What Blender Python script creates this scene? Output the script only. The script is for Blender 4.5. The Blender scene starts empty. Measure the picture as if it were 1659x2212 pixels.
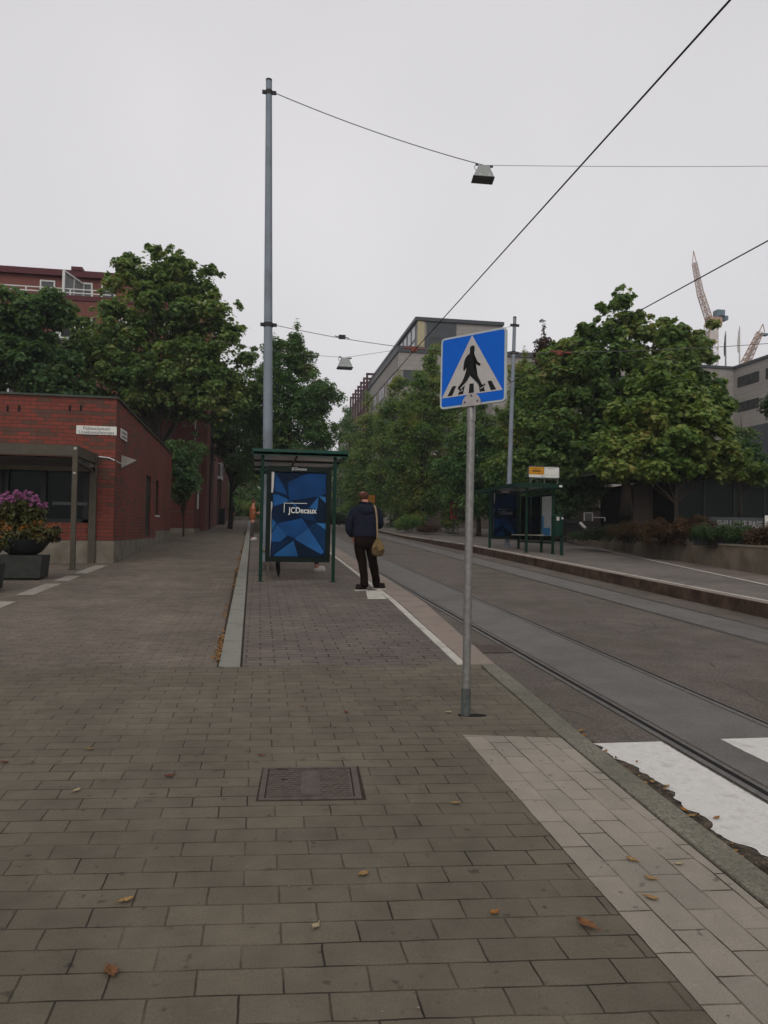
import bpy, bmesh, math, random
import numpy as np
from mathutils import Vector, Matrix
rad=math.radians
SC=bpy.context.scene; COL=SC.collection
# ---------------------------------------------------------------- camera, sky, sun, exposure
S=.0325                                   # the street climbs 3.25 %
CAMP=np.array([0,0,1.55]); FOC=1661.; CX=829.5; CY=1106.
_y,_p,_r=rad(9.2),rad(1.5),rad(1.0)
_F=np.array([math.sin(_y)*math.cos(_p),math.cos(_y)*math.cos(_p),math.sin(_p)])
_R0=np.array([math.cos(_y),-math.sin(_y),0.]); _U0=np.cross(_R0,_F)
_R=_R0*math.cos(_r)+_U0*math.sin(_r); _U=_U0*math.cos(_r)-_R0*math.sin(_r)
cam=bpy.data.cameras.new('camera'); camo=bpy.data.objects.new('camera',cam); COL.objects.link(camo)
camo.matrix_world=Matrix([[_R[0],_U[0],-_F[0],CAMP[0]],[_R[1],_U[1],-_F[1],CAMP[1]],[_R[2],_U[2],-_F[2],CAMP[2]],[0,0,0,1]])
cam.sensor_fit='HORIZONTAL'; cam.sensor_width=36; cam.lens=36*FOC/1659; cam.clip_end=3000; cam.clip_start=.05
SC.camera=camo
W=bpy.data.worlds.new('World'); SC.world=W; W.use_nodes=True
nt=W.node_tree; nt.nodes.clear()
out=nt.nodes.new('ShaderNodeOutputWorld'); bg=nt.nodes.new('ShaderNodeBackground'); bg2=nt.nodes.new('ShaderNodeBackground'); ad=nt.nodes.new('ShaderNodeAddShader')
sky=nt.nodes.new('ShaderNodeTexSky'); sky.sky_type='NISHITA'; sky.sun_disc=False; sky.sun_elevation=rad(38); sky.sun_rotation=rad(200); sky.air_density=1; sky.dust_density=6
hs=nt.nodes.new('ShaderNodeHueSaturation'); hs.inputs['Saturation'].default_value=.15
nt.links.new(sky.outputs[0],hs.inputs['Color']); nt.links.new(hs.outputs[0],bg.inputs[0]); bg.inputs[1].default_value=.05
tcw=nt.nodes.new('ShaderNodeTexCoord'); nzw=nt.nodes.new('ShaderNodeTexNoise'); nzw.inputs['Scale'].default_value=1.6; nzw.inputs['Detail'].default_value=3; nzw.inputs['Roughness'].default_value=.45
crw=nt.nodes.new('ShaderNodeValToRGB'); crw.color_ramp.elements[0].position=.25; crw.color_ramp.elements[1].position=.75
crw.color_ramp.elements[0].color=(.46,.452,.468,1); crw.color_ramp.elements[1].color=(.635,.615,.63,1)
nt.links.new(tcw.outputs['Generated'],nzw.inputs['Vector']); nt.links.new(nzw.outputs[0],crw.inputs[0]); nt.links.new(crw.outputs[0],bg2.inputs[0]); bg2.inputs[1].default_value=1.0
nt.links.new(bg.outputs[0],ad.inputs[0]); nt.links.new(bg2.outputs[0],ad.inputs[1]); nt.links.new(ad.outputs[0],out.inputs[0])
sun=bpy.data.lights.new('sun','SUN'); sun.energy=.5; sun.angle=rad(40); sun.color=(1,.96,.9)
suno=bpy.data.objects.new('sun',sun); COL.objects.link(suno); suno.rotation_euler=(rad(52),0,rad(-20)); suno.location=(0,0,30)
SC.view_settings.view_transform='Standard'; SC.view_settings.look='None'; SC.view_settings.exposure=0; SC.view_settings.gamma=1
SC.cycles.max_bounces=8; SC.cycles.diffuse_bounces=6; SC.cycles.transmission_bounces=8; SC.cycles.transparent_max_bounces=12

# ---------------------------------------------------------------- points on measured planes
def ray(x,y): return _F+_R*(x-CX)/FOC+_U*(CY-y)/FOC
def G(x,y,h=0):
    d=ray(x,y); return CAMP+d*((h-CAMP[2])/(d[2]-S*d[1]))
def AY(x,y,Y): d=ray(x,y); return CAMP+d*(Y/d[1])
def AX(x,y,X): d=ray(x,y); return CAMP+d*(X/d[0])
def g(Y,h=0): return S*Y+h

# ---------------------------------------------------------------- tagging
def tag(o,label=None,cat=None,group=None,kind=None):
    if label: o['label']=label
    if cat: o['category']=cat
    if group: o['group']=group
    if kind: o['kind']=kind
    return o
def thing(name,label,cat,loc=(0,0,0),rz=0,group=None):
    o=bpy.data.objects.new(name,None); COL.objects.link(o); o.location=loc; o.rotation_euler=(0,0,rz); o.empty_display_size=.2
    return tag(o,label,cat,group)
def copy_tree(o,parent=None):
    c=o.copy(); COL.objects.link(c)
    if parent is not None: c.parent=parent
    for ch in [q for q in bpy.data.objects if q.parent==o]: copy_tree(ch,c)
    return c

# ---------------------------------------------------------------- mesh builder
class MB:
    def __init__(s): s.v=[]; s.f=[]; s.m=[]; s.cm=0
    def add(s,vs,fs):
        n=len(s.v); s.v+= [tuple(map(float,q)) for q in vs]
        for q in fs: s.f.append([i+n for i in q]); s.m.append(s.cm)
        return s
    def box(s,x0,x1,y0,y1,z0,z1,rz=0,c=None):
        vs=[(x,y,z) for z in(z0,z1) for x,y in((x0,y0),(x1,y0),(x1,y1),(x0,y1))]
        if rz:
            cx_,cy_=c if c else ((x0+x1)/2,(y0+y1)/2); ca,sa=math.cos(rz),math.sin(rz)
            vs=[(cx_+(x-cx_)*ca-(y-cy_)*sa,cy_+(x-cx_)*sa+(y-cy_)*ca,z) for x,y,z in vs]
        return s.add(vs,[(3,2,1,0),(4,5,6,7),(0,1,5,4),(1,2,6,5),(2,3,7,6),(3,0,4,7)])
    def hexa(s,p):   # 8 points, bottom ring then top ring
        return s.add(p,[(3,2,1,0),(4,5,6,7),(0,1,5,4),(1,2,6,5),(2,3,7,6),(3,0,4,7)])
    def beam(s,a,b,w,h=None,up=(0,0,1)):
        a=Vector(a);b=Vector(b);h=h or w;d=(b-a).normalized();u=Vector(up)
        if abs(d.dot(u))>.95:u=Vector((1,0,0))
        r=d.cross(u).normalized();u=r.cross(d)
        q=[(-1,-1),(1,-1),(1,1),(-1,1)]
        return s.hexa([a+r*(i*w/2)+u*(j*h/2) for i,j in q]+[b+r*(i*w/2)+u*(j*h/2) for i,j in q])
    def tube(s,pts,rs,n=8,cap=True):
        pts=[Vector(p) for p in pts]
        if not hasattr(rs,'__len__'): rs=[rs]*len(pts)
        vs=[];prev=None
        for i,p in enumerate(pts):
            d=(pts[min(i+1,len(pts)-1)]-pts[max(i-1,0)])
            d=d.normalized() if d.length>1e-9 else Vector((0,0,1))
            if prev is None:
                u=Vector((1,0,0)) if abs(d.x)<.9 else Vector((0,1,0))
            else: u=prev
            u=(u-d*u.dot(d)).normalized(); prev=u; w=d.cross(u)
            for k in range(n):
                a=2*math.pi*k/n; vs.append(p+(u*math.cos(a)+w*math.sin(a))*rs[i])
        fs=[]
        for i in range(len(pts)-1):
            for k in range(n):
                k2=(k+1)%n; fs.append((i*n+k,i*n+k2,(i+1)*n+k2,(i+1)*n+k))
        if cap: fs+=[tuple(range(n-1,-1,-1)),tuple(range((len(pts)-1)*n,len(pts)*n))]
        return s.add(vs,fs)
    def loft(s,secs,n=20,pw=2.0):   # secs: (center, rx, ry) horizontal rings, or with axis vectors (c, U, V)
        vs=[]
        for c,a,b in secs:
            c=Vector(c)
            if not isinstance(a,Vector): a=Vector((a,0,0)); b=Vector((0,b,0))
            for k in range(n):
                t=2*math.pi*k/n; ct,st=math.cos(t),math.sin(t)
                vs.append(c+a*(abs(ct)**(2/pw)*(1 if ct>=0 else -1))+b*(abs(st)**(2/pw)*(1 if st>=0 else -1)))
        m=len(secs); fs=[(i*n+k,i*n+(k+1)%n,(i+1)*n+(k+1)%n,(i+1)*n+k) for i in range(m-1) for k in range(n)]
        fs+=[tuple(range(n-1,-1,-1)),tuple(range((m-1)*n,m*n))]
        return s.add(vs,fs)
    def prism(s,poly,z0,z1):   # poly xy; z may be function of (x,y)
        f0=z0 if callable(z0) else (lambda x,y:z0); f1=z1 if callable(z1) else (lambda x,y:z1)
        n=len(poly); vs=[(x,y,f0(x,y)) for x,y in poly]+[(x,y,f1(x,y)) for x,y in poly]
        return s.add(vs,[tuple(range(n-1,-1,-1)),tuple(range(n,2*n))]+[(i,(i+1)%n,n+(i+1)%n,n+i) for i in range(n)])
    def build(s,name,mat,parent=None,smooth=False,bevel=0,kind=None,label=None):
        me=bpy.data.meshes.new(name); me.from_pydata(s.v,[],s.f)
        for q in (mat if isinstance(mat,(list,tuple)) else [mat]):
            if q: me.materials.append(q)
        me.polygons.foreach_set('material_index',s.m)
        bm=bmesh.new(); bm.from_mesh(me); bmesh.ops.recalc_face_normals(bm,faces=bm.faces)
        if bevel:
            bmesh.ops.remove_doubles(bm,verts=bm.verts,dist=1e-5)
            bmesh.ops.bevel(bm,geom=[e for e in bm.edges if e.is_manifold and e.calc_face_angle(0)>.5],offset=bevel,segments=2,affect='EDGES',profile=.6)
        bm.to_mesh(me); bm.free()
        if smooth: me.polygons.foreach_set('use_smooth',[True]*len(me.polygons)); 
        if smooth=='auto':
            me.set_sharp_from_angle(angle=rad(40))
        me.update()
        o=bpy.data.objects.new(name,me); COL.objects.link(o)
        if parent is not None: o.parent=parent
        if kind: o['kind']=kind
        if label: o['label']=label
        return o

# ---------------------------------------------------------------- materials
MAT={}
def N(t,k): return t.nodes.new('ShaderNode'+k)
def mat(name,col,rough=.7,var=.15,scale=8,bump=0,bscale=60,metal=0,spec=.12,stain=None,st_scale=1.5,st_lo=.5,st_hi=.7,det=6,speck=0,cracks=0):
    if name in MAT: return MAT[name]
    m=bpy.data.materials.new(name); m.use_nodes=True; t=m.node_tree; b=t.nodes['Principled BSDF']; L=t.links.new
    b.inputs['Roughness'].default_value=rough; b.inputs['Metallic'].default_value=metal; b.inputs['Specular IOR Level'].default_value=spec
    geo=N(t,'NewGeometry'); nz=N(t,'TexNoise'); nz.inputs['Scale'].default_value=scale; nz.inputs['Detail'].default_value=det; L(geo.outputs['Position'],nz.inputs['Vector'])
    cr=N(t,'ValToRGB'); cr.color_ramp.elements[0].position=.3; cr.color_ramp.elements[1].position=.7
    cr.color_ramp.elements[0].color=[c*(1-var) for c in col]+[1]; cr.color_ramp.elements[1].color=[min(1,c*(1+var)) for c in col]+[1]
    L(nz.outputs[0],cr.inputs[0]); src=cr.outputs[0]
    if stain:
        n2=N(t,'TexNoise'); n2.inputs['Scale'].default_value=st_scale; n2.inputs['Detail'].default_value=8; L(geo.outputs['Position'],n2.inputs['Vector'])
        r2=N(t,'ValToRGB'); r2.color_ramp.elements[0].position=st_lo; r2.color_ramp.elements[1].position=st_hi; L(n2.outputs[0],r2.inputs[0])
        mx=N(t,'MixRGB'); L(r2.outputs[0],mx.inputs[0]); L(src,mx.inputs[1]); mx.inputs[2].default_value=(*stain,1); src=mx.outputs[0]
    if speck:
        for sc_,am in ((90,speck),(38,speck*.7)):
            n4=N(t,'TexNoise'); n4.inputs['Scale'].default_value=sc_; n4.inputs['Detail'].default_value=2; L(geo.outputs['Position'],n4.inputs['Vector'])
            r4=N(t,'MapRange'); L(n4.outputs[0],r4.inputs[0]); r4.inputs[1].default_value=.35; r4.inputs[2].default_value=.65; r4.inputs[3].default_value=1-am; r4.inputs[4].default_value=1+am
            m5=N(t,'MixRGB'); m5.blend_type='MULTIPLY'; m5.inputs[0].default_value=1; L(src,m5.inputs[1]); L(r4.outputs[0],m5.inputs[2]); src=m5.outputs[0]
    if cracks:
        nw=N(t,'TexNoise'); nw.inputs['Scale'].default_value=2.5; nw.inputs['Detail'].default_value=6; L(geo.outputs['Position'],nw.inputs['Vector'])
        mv=N(t,'MixRGB'); mv.inputs[0].default_value=.22; L(geo.outputs['Position'],mv.inputs[1]); L(nw.outputs['Color'],mv.inputs[2])
        vo=N(t,'TexVoronoi'); vo.feature='DISTANCE_TO_EDGE'; vo.inputs['Scale'].default_value=.9; L(mv.outputs[0],vo.inputs['Vector'])
        lt=N(t,'MapRange'); L(vo.outputs['Distance'],lt.inputs[0]); lt.inputs[1].default_value=.002; lt.inputs[2].default_value=.010; lt.inputs[3].default_value=cracks; lt.inputs[4].default_value=0
        mk=N(t,'TexNoise'); mk.inputs['Scale'].default_value=.7; L(geo.outputs['Position'],mk.inputs['Vector']); mr=N(t,'MapRange'); L(mk.outputs[0],mr.inputs[0]); mr.inputs[1].default_value=.45; mr.inputs[2].default_value=.58
        mm_=N(t,'Math'); mm_.operation='MULTIPLY'; L(lt.outputs[0],mm_.inputs[0]); L(mr.outputs[0],mm_.inputs[1])
        m6=N(t,'MixRGB'); L(mm_.outputs[0],m6.inputs[0]); L(src,m6.inputs[1]); m6.inputs[2].default_value=(.02,.017,.014,1); src=m6.outputs[0]
    L(src,b.inputs['Base Color'])
    if bump:
        n3=N(t,'TexNoise'); n3.inputs['Scale'].default_value=bscale; n3.inputs['Detail'].default_value=5; L(geo.outputs['Position'],n3.inputs['Vector'])
        bp=N(t,'Bump'); bp.inputs['Strength'].default_value=bump; bp.inputs['Distance'].default_value=.01; L(n3.outputs[0],bp.inputs['Height']); L(bp.outputs[0],b.inputs['Normal'])
    MAT[name]=m; return m
def brickmat(name,c1,c2,mortar,bw,bh,msize,rough=.85,offset=.5,wall=True,swap=False,shift=(0,0),dark=None,darkamt=.12,wob=.004,bump=.6,speck=.12,patch=.12,bias=0,sq=1.0,pscale=.6,smooth=.1,bend=0):
    if name in MAT: return MAT[name]
    m=bpy.data.materials.new(name); m.use_nodes=True; t=m.node_tree; b=t.nodes['Principled BSDF']; L=t.links.new
    geo=N(t,'NewGeometry'); sp=N(t,'SeparateXYZ'); L(geo.outputs['Position'],sp.inputs[0]); cb=N(t,'CombineXYZ')
    if wall:
        sn=N(t,'SeparateXYZ'); L(geo.outputs['True Normal'],sn.inputs[0]); ab=N(t,'Math'); ab.operation='ABSOLUTE'; L(sn.outputs[0],ab.inputs[0])
        gt=N(t,'Math'); gt.operation='GREATER_THAN'; gt.inputs[1].default_value=.7; L(ab.outputs[0],gt.inputs[0])
        mx=N(t,'Mix'); L(gt.outputs[0],mx.inputs[0]); L(sp.outputs[0],mx.inputs[2]); L(sp.outputs[1],mx.inputs[3]); L(mx.outputs[0],cb.inputs[0]); L(sp.outputs[2],cb.inputs[1])
    elif swap: L(sp.outputs[1],cb.inputs[0]); L(sp.outputs[0],cb.inputs[1])
    else: L(sp.outputs[0],cb.inputs[0]); L(sp.outputs[1],cb.inputs[1])
    if bend:   # the courses of the foreground slowly swing round towards the joint line
        def mt(op,a,b_):
            q=N(t,'Math'); q.operation=op
            for i_,v_ in enumerate((a,b_)):
                if isinstance(v_,(int,float)): q.inputs[i_].default_value=v_
                else: L(v_,q.inputs[i_])
            return q.outputs[0]
        f_=mt('MULTIPLY',mt('SUBTRACT',1.0,mt('MINIMUM',mt('POWER',mt('DIVIDE',mt('MAXIMUM',sp.outputs[1],0.0),7.48),2.0),1.0)),bend)
        y2=mt('ADD',sp.outputs[1],mt('MULTIPLY',f_,sp.outputs[0]))
        L(y2,cb.inputs[0 if swap else 1])
    mp=N(t,'Mapping'); mp.inputs['Location'].default_value=(shift[0]+50*bw,shift[1]+200*bh,0); L(cb.outputs[0],mp.inputs[0])
    nw=N(t,'TexNoise'); nw.inputs['Scale'].default_value=5; nw.inputs['Detail'].default_value=4; L(geo.outputs['Position'],nw.inputs['Vector'])
    sb=N(t,'VectorMath'); sb.operation='SUBTRACT'; L(nw.outputs['Color'],sb.inputs[0]); sb.inputs[1].default_value=(.5,.5,.5)
    sc=N(t,'VectorMath'); sc.operation='SCALE'; L(sb.outputs[0],sc.inputs[0]); sc.inputs['Scale'].default_value=wob*4
    av=N(t,'VectorMath'); av.operation='ADD'; L(mp.outputs[0],av.inputs[0]); L(sc.outputs[0],av.inputs[1])
    bk=N(t,'TexBrick'); bk.offset=offset; bk.inputs['Scale'].default_value=1; bk.inputs['Brick Width'].default_value=bw; bk.inputs['Row Height'].default_value=bh
    bk.inputs['Mortar Size'].default_value=msize; bk.inputs['Mortar Smooth'].default_value=smooth; bk.inputs['Bias'].default_value=bias
    bk.inputs['Color1'].default_value=(*c1,1); bk.inputs['Color2'].default_value=(*c2,1); bk.inputs['Mortar'].default_value=(*mortar,1); L(av.outputs[0],bk.inputs[0])
    nj=N(t,'TexNoise'); nj.inputs['Scale'].default_value=3.5; nj.inputs['Detail'].default_value=5; L(geo.outputs['Position'],nj.inputs['Vector'])
    cj=N(t,'ValToRGB'); cj.color_ramp.elements[0].position=.38; cj.color_ramp.elements[1].position=.64; cj.color_ramp.elements[0].color=[q*.45 for q in mortar]+[1]; cj.color_ramp.elements[1].color=[(q*.35+w_*.65) for q,w_ in zip(mortar,c1)]+[1]
    if not wall: L(nj.outputs[0],cj.inputs[0]); L(cj.outputs[0],bk.inputs['Mortar'])
    src=bk.outputs[0]
    if dark:   # some bricks darker, chosen per brick
        b2=N(t,'TexBrick'); b2.offset=offset
        for k in('Scale','Brick Width','Row Height','Mortar Size'): b2.inputs[k].default_value=bk.inputs[k].default_value
        b2.inputs['Color1'].default_value=(0,0,0,1); b2.inputs['Color2'].default_value=(1,1,1,1); b2.inputs['Mortar'].default_value=(0,0,0,1); L(av.outputs[0],b2.inputs[0])
        nn=N(t,'TexNoise'); nn.inputs['Scale'].default_value=1.1; nn.inputs['Detail'].default_value=3; L(geo.outputs['Position'],nn.inputs['Vector'])
        ml=N(t,'Math'); ml.operation='MULTIPLY_ADD'; L(nn.outputs[0],ml.inputs[0]); ml.inputs[1].default_value=1.6; L(b2.outputs[0],ml.inputs[2])
        g2=N(t,'ValToRGB'); g2.color_ramp.elements[0].position=.5; L(ml.outputs[0],g2.inputs[0])
        d2=N(t,'Math'); d2.operation='GREATER_THAN'; d2.inputs[1].default_value=1.75-darkamt; L(ml.outputs[0],d2.inputs[0])
        m3=N(t,'MixRGB'); L(d2.outputs[0],m3.inputs[0]); L(src,m3.inputs[1]); m3.inputs[2].default_value=(*dark,1)
        m4=N(t,'MixRGB'); L(bk.outputs['Fac'],m4.inputs[0]); L(m3.outputs[0],m4.inputs[1]); m4.inputs[2].default_value=(*mortar,1); src=m4.outputs[0]
    def mul(src,scale,amt,det=6):
        n=N(t,'TexNoise'); n.inputs['Scale'].default_value=scale; n.inputs['Detail'].default_value=det; L(geo.outputs['Position'],n.inputs['Vector'])
        r=N(t,'MapRange'); L(n.outputs[0],r.inputs[0]); r.inputs[1].default_value=.3; r.inputs[2].default_value=.7; r.inputs[3].default_value=1-amt; r.inputs[4].default_value=1+amt
        mm=N(t,'MixRGB'); mm.blend_type='MULTIPLY'; mm.inputs[0].default_value=1; L(src,mm.inputs[1]); L(r.outputs[0],mm.inputs[2]); return mm.outputs[0],n
    src,_n=mul(src,pscale,patch); src,_n2=mul(src,7,patch*.7); src,n5=mul(src,170,speck,3)
    if not wall:
        nk=N(t,'TexNoise'); nk.inputs['Scale'].default_value=16; nk.inputs['Detail'].default_value=3; L(geo.outputs['Position'],nk.inputs['Vector'])
        rk=N(t,'MapRange'); L(nk.outputs[0],rk.inputs[0]); rk.inputs[1].default_value=.66; rk.inputs[2].default_value=.74; rk.inputs[3].default_value=1; rk.inputs[4].default_value=.55
        mk_=N(t,'MixRGB'); mk_.blend_type='MULTIPLY'; mk_.inputs[0].default_value=1; L(src,mk_.inputs[1]); L(rk.outputs[0],mk_.inputs[2]); src=mk_.outputs[0]
        src,_n9=mul(src,1.7,patch*.8,8)
    L(src,b.inputs['Base Color']); b.inputs['Roughness'].default_value=rough; b.inputs['Specular IOR Level'].default_value=.2
    iv=N(t,'Math'); iv.operation='MULTIPLY_ADD'; L(bk.outputs['Fac'],iv.inputs[0]); iv.inputs[1].default_value=-1; 
    ns=N(t,'Math'); ns.operation='MULTIPLY'; L(n5.outputs[0],ns.inputs[0]); ns.inputs[1].default_value=.25; L(ns.outputs[0],iv.inputs[2])
    bp=N(t,'Bump'); bp.inputs['Strength'].default_value=bump; bp.inputs['Distance'].default_value=.006; L(iv.outputs[0],bp.inputs['Height']); L(bp.outputs[0],b.inputs['Normal'])
    MAT[name]=m; return m
def leafmat(name,cols,trans=.5):
    m=bpy.data.materials.new(name); m.use_nodes=True; t=m.node_tree; t.nodes.clear(); L=t.links.new
    o=N(t,'OutputMaterial'); geo=N(t,'NewGeometry'); cr=N(t,'ValToRGB'); el=cr.color_ramp.elements
    nz=N(t,'TexNoise'); nz.inputs['Scale'].default_value=.55; nz.inputs['Detail'].default_value=2; L(geo.outputs['Position'],nz.inputs['Vector'])
    ma=N(t,'Math'); ma.operation='MULTIPLY_ADD'; L(nz.outputs[0],ma.inputs[0]); ma.inputs[1].default_value=1.3; ma.inputs[2].default_value=-.4
    mb=N(t,'Math'); mb.operation='MULTIPLY_ADD'; L(geo.outputs['Random Per Island'],mb.inputs[0]); mb.inputs[1].default_value=.55; L(ma.outputs[0],mb.inputs[2])
    L(mb.outputs[0],cr.inputs[0])
    while len(el)<len(cols): el.new(.5)
    for i,c in enumerate(cols): el[i].position=i/(len(cols)-1); el[i].color=(*c,1)
    d=N(t,'BsdfPrincipled'); d.inputs['Roughness'].default_value=.5; d.inputs['Specular IOR Level'].default_value=.25; L(cr.outputs[0],d.inputs['Base Color'])
    tr=N(t,'BsdfTranslucent'); br=N(t,'MixRGB'); br.blend_type='MULTIPLY'; br.inputs[0].default_value=1; br.inputs[2].default_value=(1.3,1.25,.6,1); L(cr.outputs[0],br.inputs[1]); L(br.outputs[0],tr.inputs[0])
    mx=N(t,'MixShader'); mx.inputs[0].default_value=trans; L(d.outputs[0],mx.inputs[1]); L(tr.outputs[0],mx.inputs[2]); L(mx.outputs[0],o.inputs[0]); return m
def glassmat(name,tint=(.8,.85,.85),rough=.02,refl=.12,clear=.8,body=(.02,.03,.03),milky=False):
    m=bpy.data.materials.new(name); m.use_nodes=True; t=m.node_tree; t.nodes.clear(); L=t.links.new; o=N(t,'OutputMaterial')
    tr=N(t,'BsdfTransparent'); tr.inputs[0].default_value=(*tint,1); df=N(t,'BsdfTranslucent' if milky else 'BsdfDiffuse'); df.inputs[0].default_value=(*body,1); gl=N(t,'BsdfGlossy'); gl.inputs['Roughness'].default_value=rough
    a=N(t,'MixShader'); a.inputs[0].default_value=1-clear; L(tr.outputs[0],a.inputs[1]); L(df.outputs[0],a.inputs[2])
    lw=N(t,'LayerWeight'); lw.inputs[0].default_value=refl; c=N(t,'MixShader'); L(lw.outputs['Fresnel'],c.inputs[0]); L(a.outputs[0],c.inputs[1]); L(gl.outputs[0],c.inputs[2]); L(c.outputs[0],o.inputs[0]); return m

M={}
M['paver']=brickmat('grey_pavers',(.110,.093,.067),(.094,.080,.060),(.044,.033,.023),.28,.14,.0042,wall=False,bend=.085,shift=(.03,.02),patch=.16,speck=.16,wob=.0045,bump=.7,smooth=.35)
M['paver_red']=brickmat('reddish_platform_pavers',(.116,.093,.076),(.091,.076,.066),(.036,.028,.023),.28,.14,.0075,wall=False,shift=(.1,.05),patch=.16,speck=.16,wob=.005,bump=.8)
M['paver_lane']=brickmat('pinkish_lane_pavers',(.132,.108,.085),(.108,.089,.070),(.062,.050,.040),.21,.105,.005,wall=False,shift=(.1,.05),patch=.18,speck=.16,wob=.006,bump=.5)
M['paver_light']=brickmat('light_pavers',(.235,.208,.168),(.20,.178,.146),(.07,.05,.035),.28,.14,.0042,wall=False,swap=True,bend=.085,shift=(.0,-.005),patch=.1,speck=.14,wob=.004,bump=.7)
M['paver_right']=brickmat('far_pavement_tiles',(.15,.118,.1),(.12,.098,.086),(.07,.055,.048),.30,.15,.006,wall=False,patch=.2,speck=.15)
M['asphalt']=mat('asphalt',(.112,.095,.082),.88,.16,2.2,.9,140,stain=(.088,.074,.061),st_scale=.8,st_lo=.48,st_hi=.7,det=12,speck=.26,cracks=.55)
M['asphalt_fine']=mat('track_bed_asphalt',(.125,.117,.107),.8,.1,3,.5,200,stain=(.10,.09,.08),st_scale=.9,st_lo=.5,st_hi=.75,det=10,speck=.12)
M['asphalt_right']=mat('platform_asphalt',(.135,.117,.103),.85,.15,3,.5,160,stain=(.09,.08,.073),st_scale=.5,st_lo=.45,st_hi=.7,speck=.18)
M['granite']=mat('granite_kerb',(.15,.138,.108),.8,.25,45,.5,90,stain=(.10,.095,.072),st_scale=2.5,st_lo=.42,st_hi=.72,det=5,speck=.15)
M['granite_pale']=mat('pale_granite_kerb',(.185,.18,.155),.8,.18,70,.3,90,stain=(.14,.135,.115),st_scale=3,det=3)
M['granite_pink']=mat('pink_granite_kerb',(.205,.165,.138),.8,.16,70,.3,90,stain=(.155,.125,.105),st_scale=2.5,det=3)
M['rust_kerb']=mat('rust_stained_kerb',(.062,.040,.028),.9,.4,5,.6,50,stain=(.03,.018,.013),st_scale=2)
M['joint']=mat('joint_dirt',(.035,.027,.02),1,.3,30)
M['white_strip']=mat('white_edge_strip',(.40,.375,.33),.8,.12,20,.3,60,stain=(.27,.25,.22),st_scale=4)
M['paint']=mat('road_paint',(.54,.52,.49),.75,.10,9,.6,120,stain=(.36,.34,.31),st_scale=9,st_lo=.52,st_hi=.80,det=12,speck=.05)
M['steel']=mat('rail_steel',(.13,.12,.11),.42,.25,14,.2,80,metal=.6)
M['groove']=mat('rail_groove_dirt',(.012,.011,.01),.9,.3,20)
M['soil']=mat('soil',(.05,.038,.026),1,.4,3,.8,40,stain=(.03,.04,.015),st_scale=2)
M['brick']=brickmat('red_brick',(.165,.039,.027),(.125,.031,.022),(.062,.036,.027),.33,.10,.010,dark=(.088,.042,.031),darkamt=.19,patch=.14,speck=.12,wob=.003,bias=-.2)
M['brick_far']=brickmat('far_red_brick',(.165,.058,.046),(.14,.05,.041),(.11,.058,.05),.27,.085,.008,patch=.08,speck=.03,wob=.001,bump=.2)
M['brick_dark']=brickmat('dark_red_brick',(.11,.030,.021),(.085,.025,.018),(.05,.025,.02),.27,.085,.008,patch=.1,speck=.05,wob=.001,bump=.2)
M['maroon']=mat('maroon_coping',(.078,.023,.027),.6,.08,3)
M['coping']=mat('green_grey_coping',(.05,.058,.045),.6,.15,5)
M['plinth']=mat('concrete_plinth',(.17,.15,.12),.85,.16,3,.4,40,stain=(.09,.075,.055),st_scale=1.8,st_lo=.45,st_hi=.75)
M['concrete']=mat('retaining_concrete',(.14,.115,.085),.88,.2,2,.5,30,stain=(.085,.065,.045),st_scale=1.3,st_lo=.45,st_hi=.7)
M['olive']=mat('olive_steel',(.066,.057,.042),.55,.1,6)
M['dark_frame']=mat('dark_frame',(.018,.02,.019),.5,.1,6)
M['dark_glass']=mat('dark_window_glass',(.003,.006,.006),.15,.2,1,spec=.1)
M['glass_far']=mat('window_glass',(.022,.024,.024),.15,.4,.25,spec=.35)
M['white_metal']=mat('white_metal',(.5,.5,.48),.5,.05,6)
M['panel_white']=mat('milky_balcony_glass',(.42,.36,.35),.35,.06,2)
M['sign_white']=mat('sign_white',(.42,.40,.38),.45,.05,8)
M['plate_white']=mat('street_name_white',(.55,.54,.5),.5,.05,8)
M['sign_grey']=mat('sign_retro_white',(.36,.335,.32),.42,.06,12)
M['sign_edge']=mat('sign_edge_grey',(.33,.36,.36),.42,.06,12)
M['sign_blue']=mat('sign_blue',(.002,.085,.42),.38,.06,25)
M['black']=mat('black_paint',(.008,.008,.009),.5,.1,8)
M['galv']=mat('galvanised_steel',(.20,.195,.185),.42,.18,30,.1,90,metal=.55)
M['galv_dark']=mat('galvanised_foot',(.07,.075,.07),.6,.25,30)
M['pole_grey']=mat('blue_grey_pole',(.18,.205,.235),.5,.08,2,stain=(.13,.15,.17),st_scale=1.2)
M['clamp']=mat('dark_clamp',(.03,.028,.028),.6,.2,20)
M['wire']=mat('black_wire',(.02,.018,.018),.6,.1,5)
M['wire_grey']=mat('grey_wire',(.10,.095,.095),.6,.1,5)
M['insul']=mat('insulator_red',(.16,.05,.035),.5,.1,5)
M['lamp_grey']=mat('lamp_housing',(.25,.265,.25),.5,.05,5)
M['lamp_dark']=mat('lamp_lens_unlit',(.028,.03,.033),.2,.2,5)
M['green']=mat('dark_green_paint',(.003,.022,.013),.5,.12,5)
M['green_roof']=mat('shelter_fascia_green',(.010,.050,.034),.5,.1,3,stain=(.022,.056,.042),st_scale=2)
M['frame_black']=mat('ad_frame',(.003,.008,.006),.45,.1,6)
M['poly']=glassmat('cloudy_roof_sheet',(.80,.75,.71),.3,.02,.36,(.95,.83,.76),True)
M['glass']=glassmat('clear_pane',(.86,.9,.88),.02,.25,.97)
M['canopy_sheet']=glassmat('canopy_sheet',(.6,.6,.62),.3,.03,.12,(.62,.56,.56),True)
M['wood']=mat('bench_wood',(.2,.17,.13),.7,.2,10)
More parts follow.
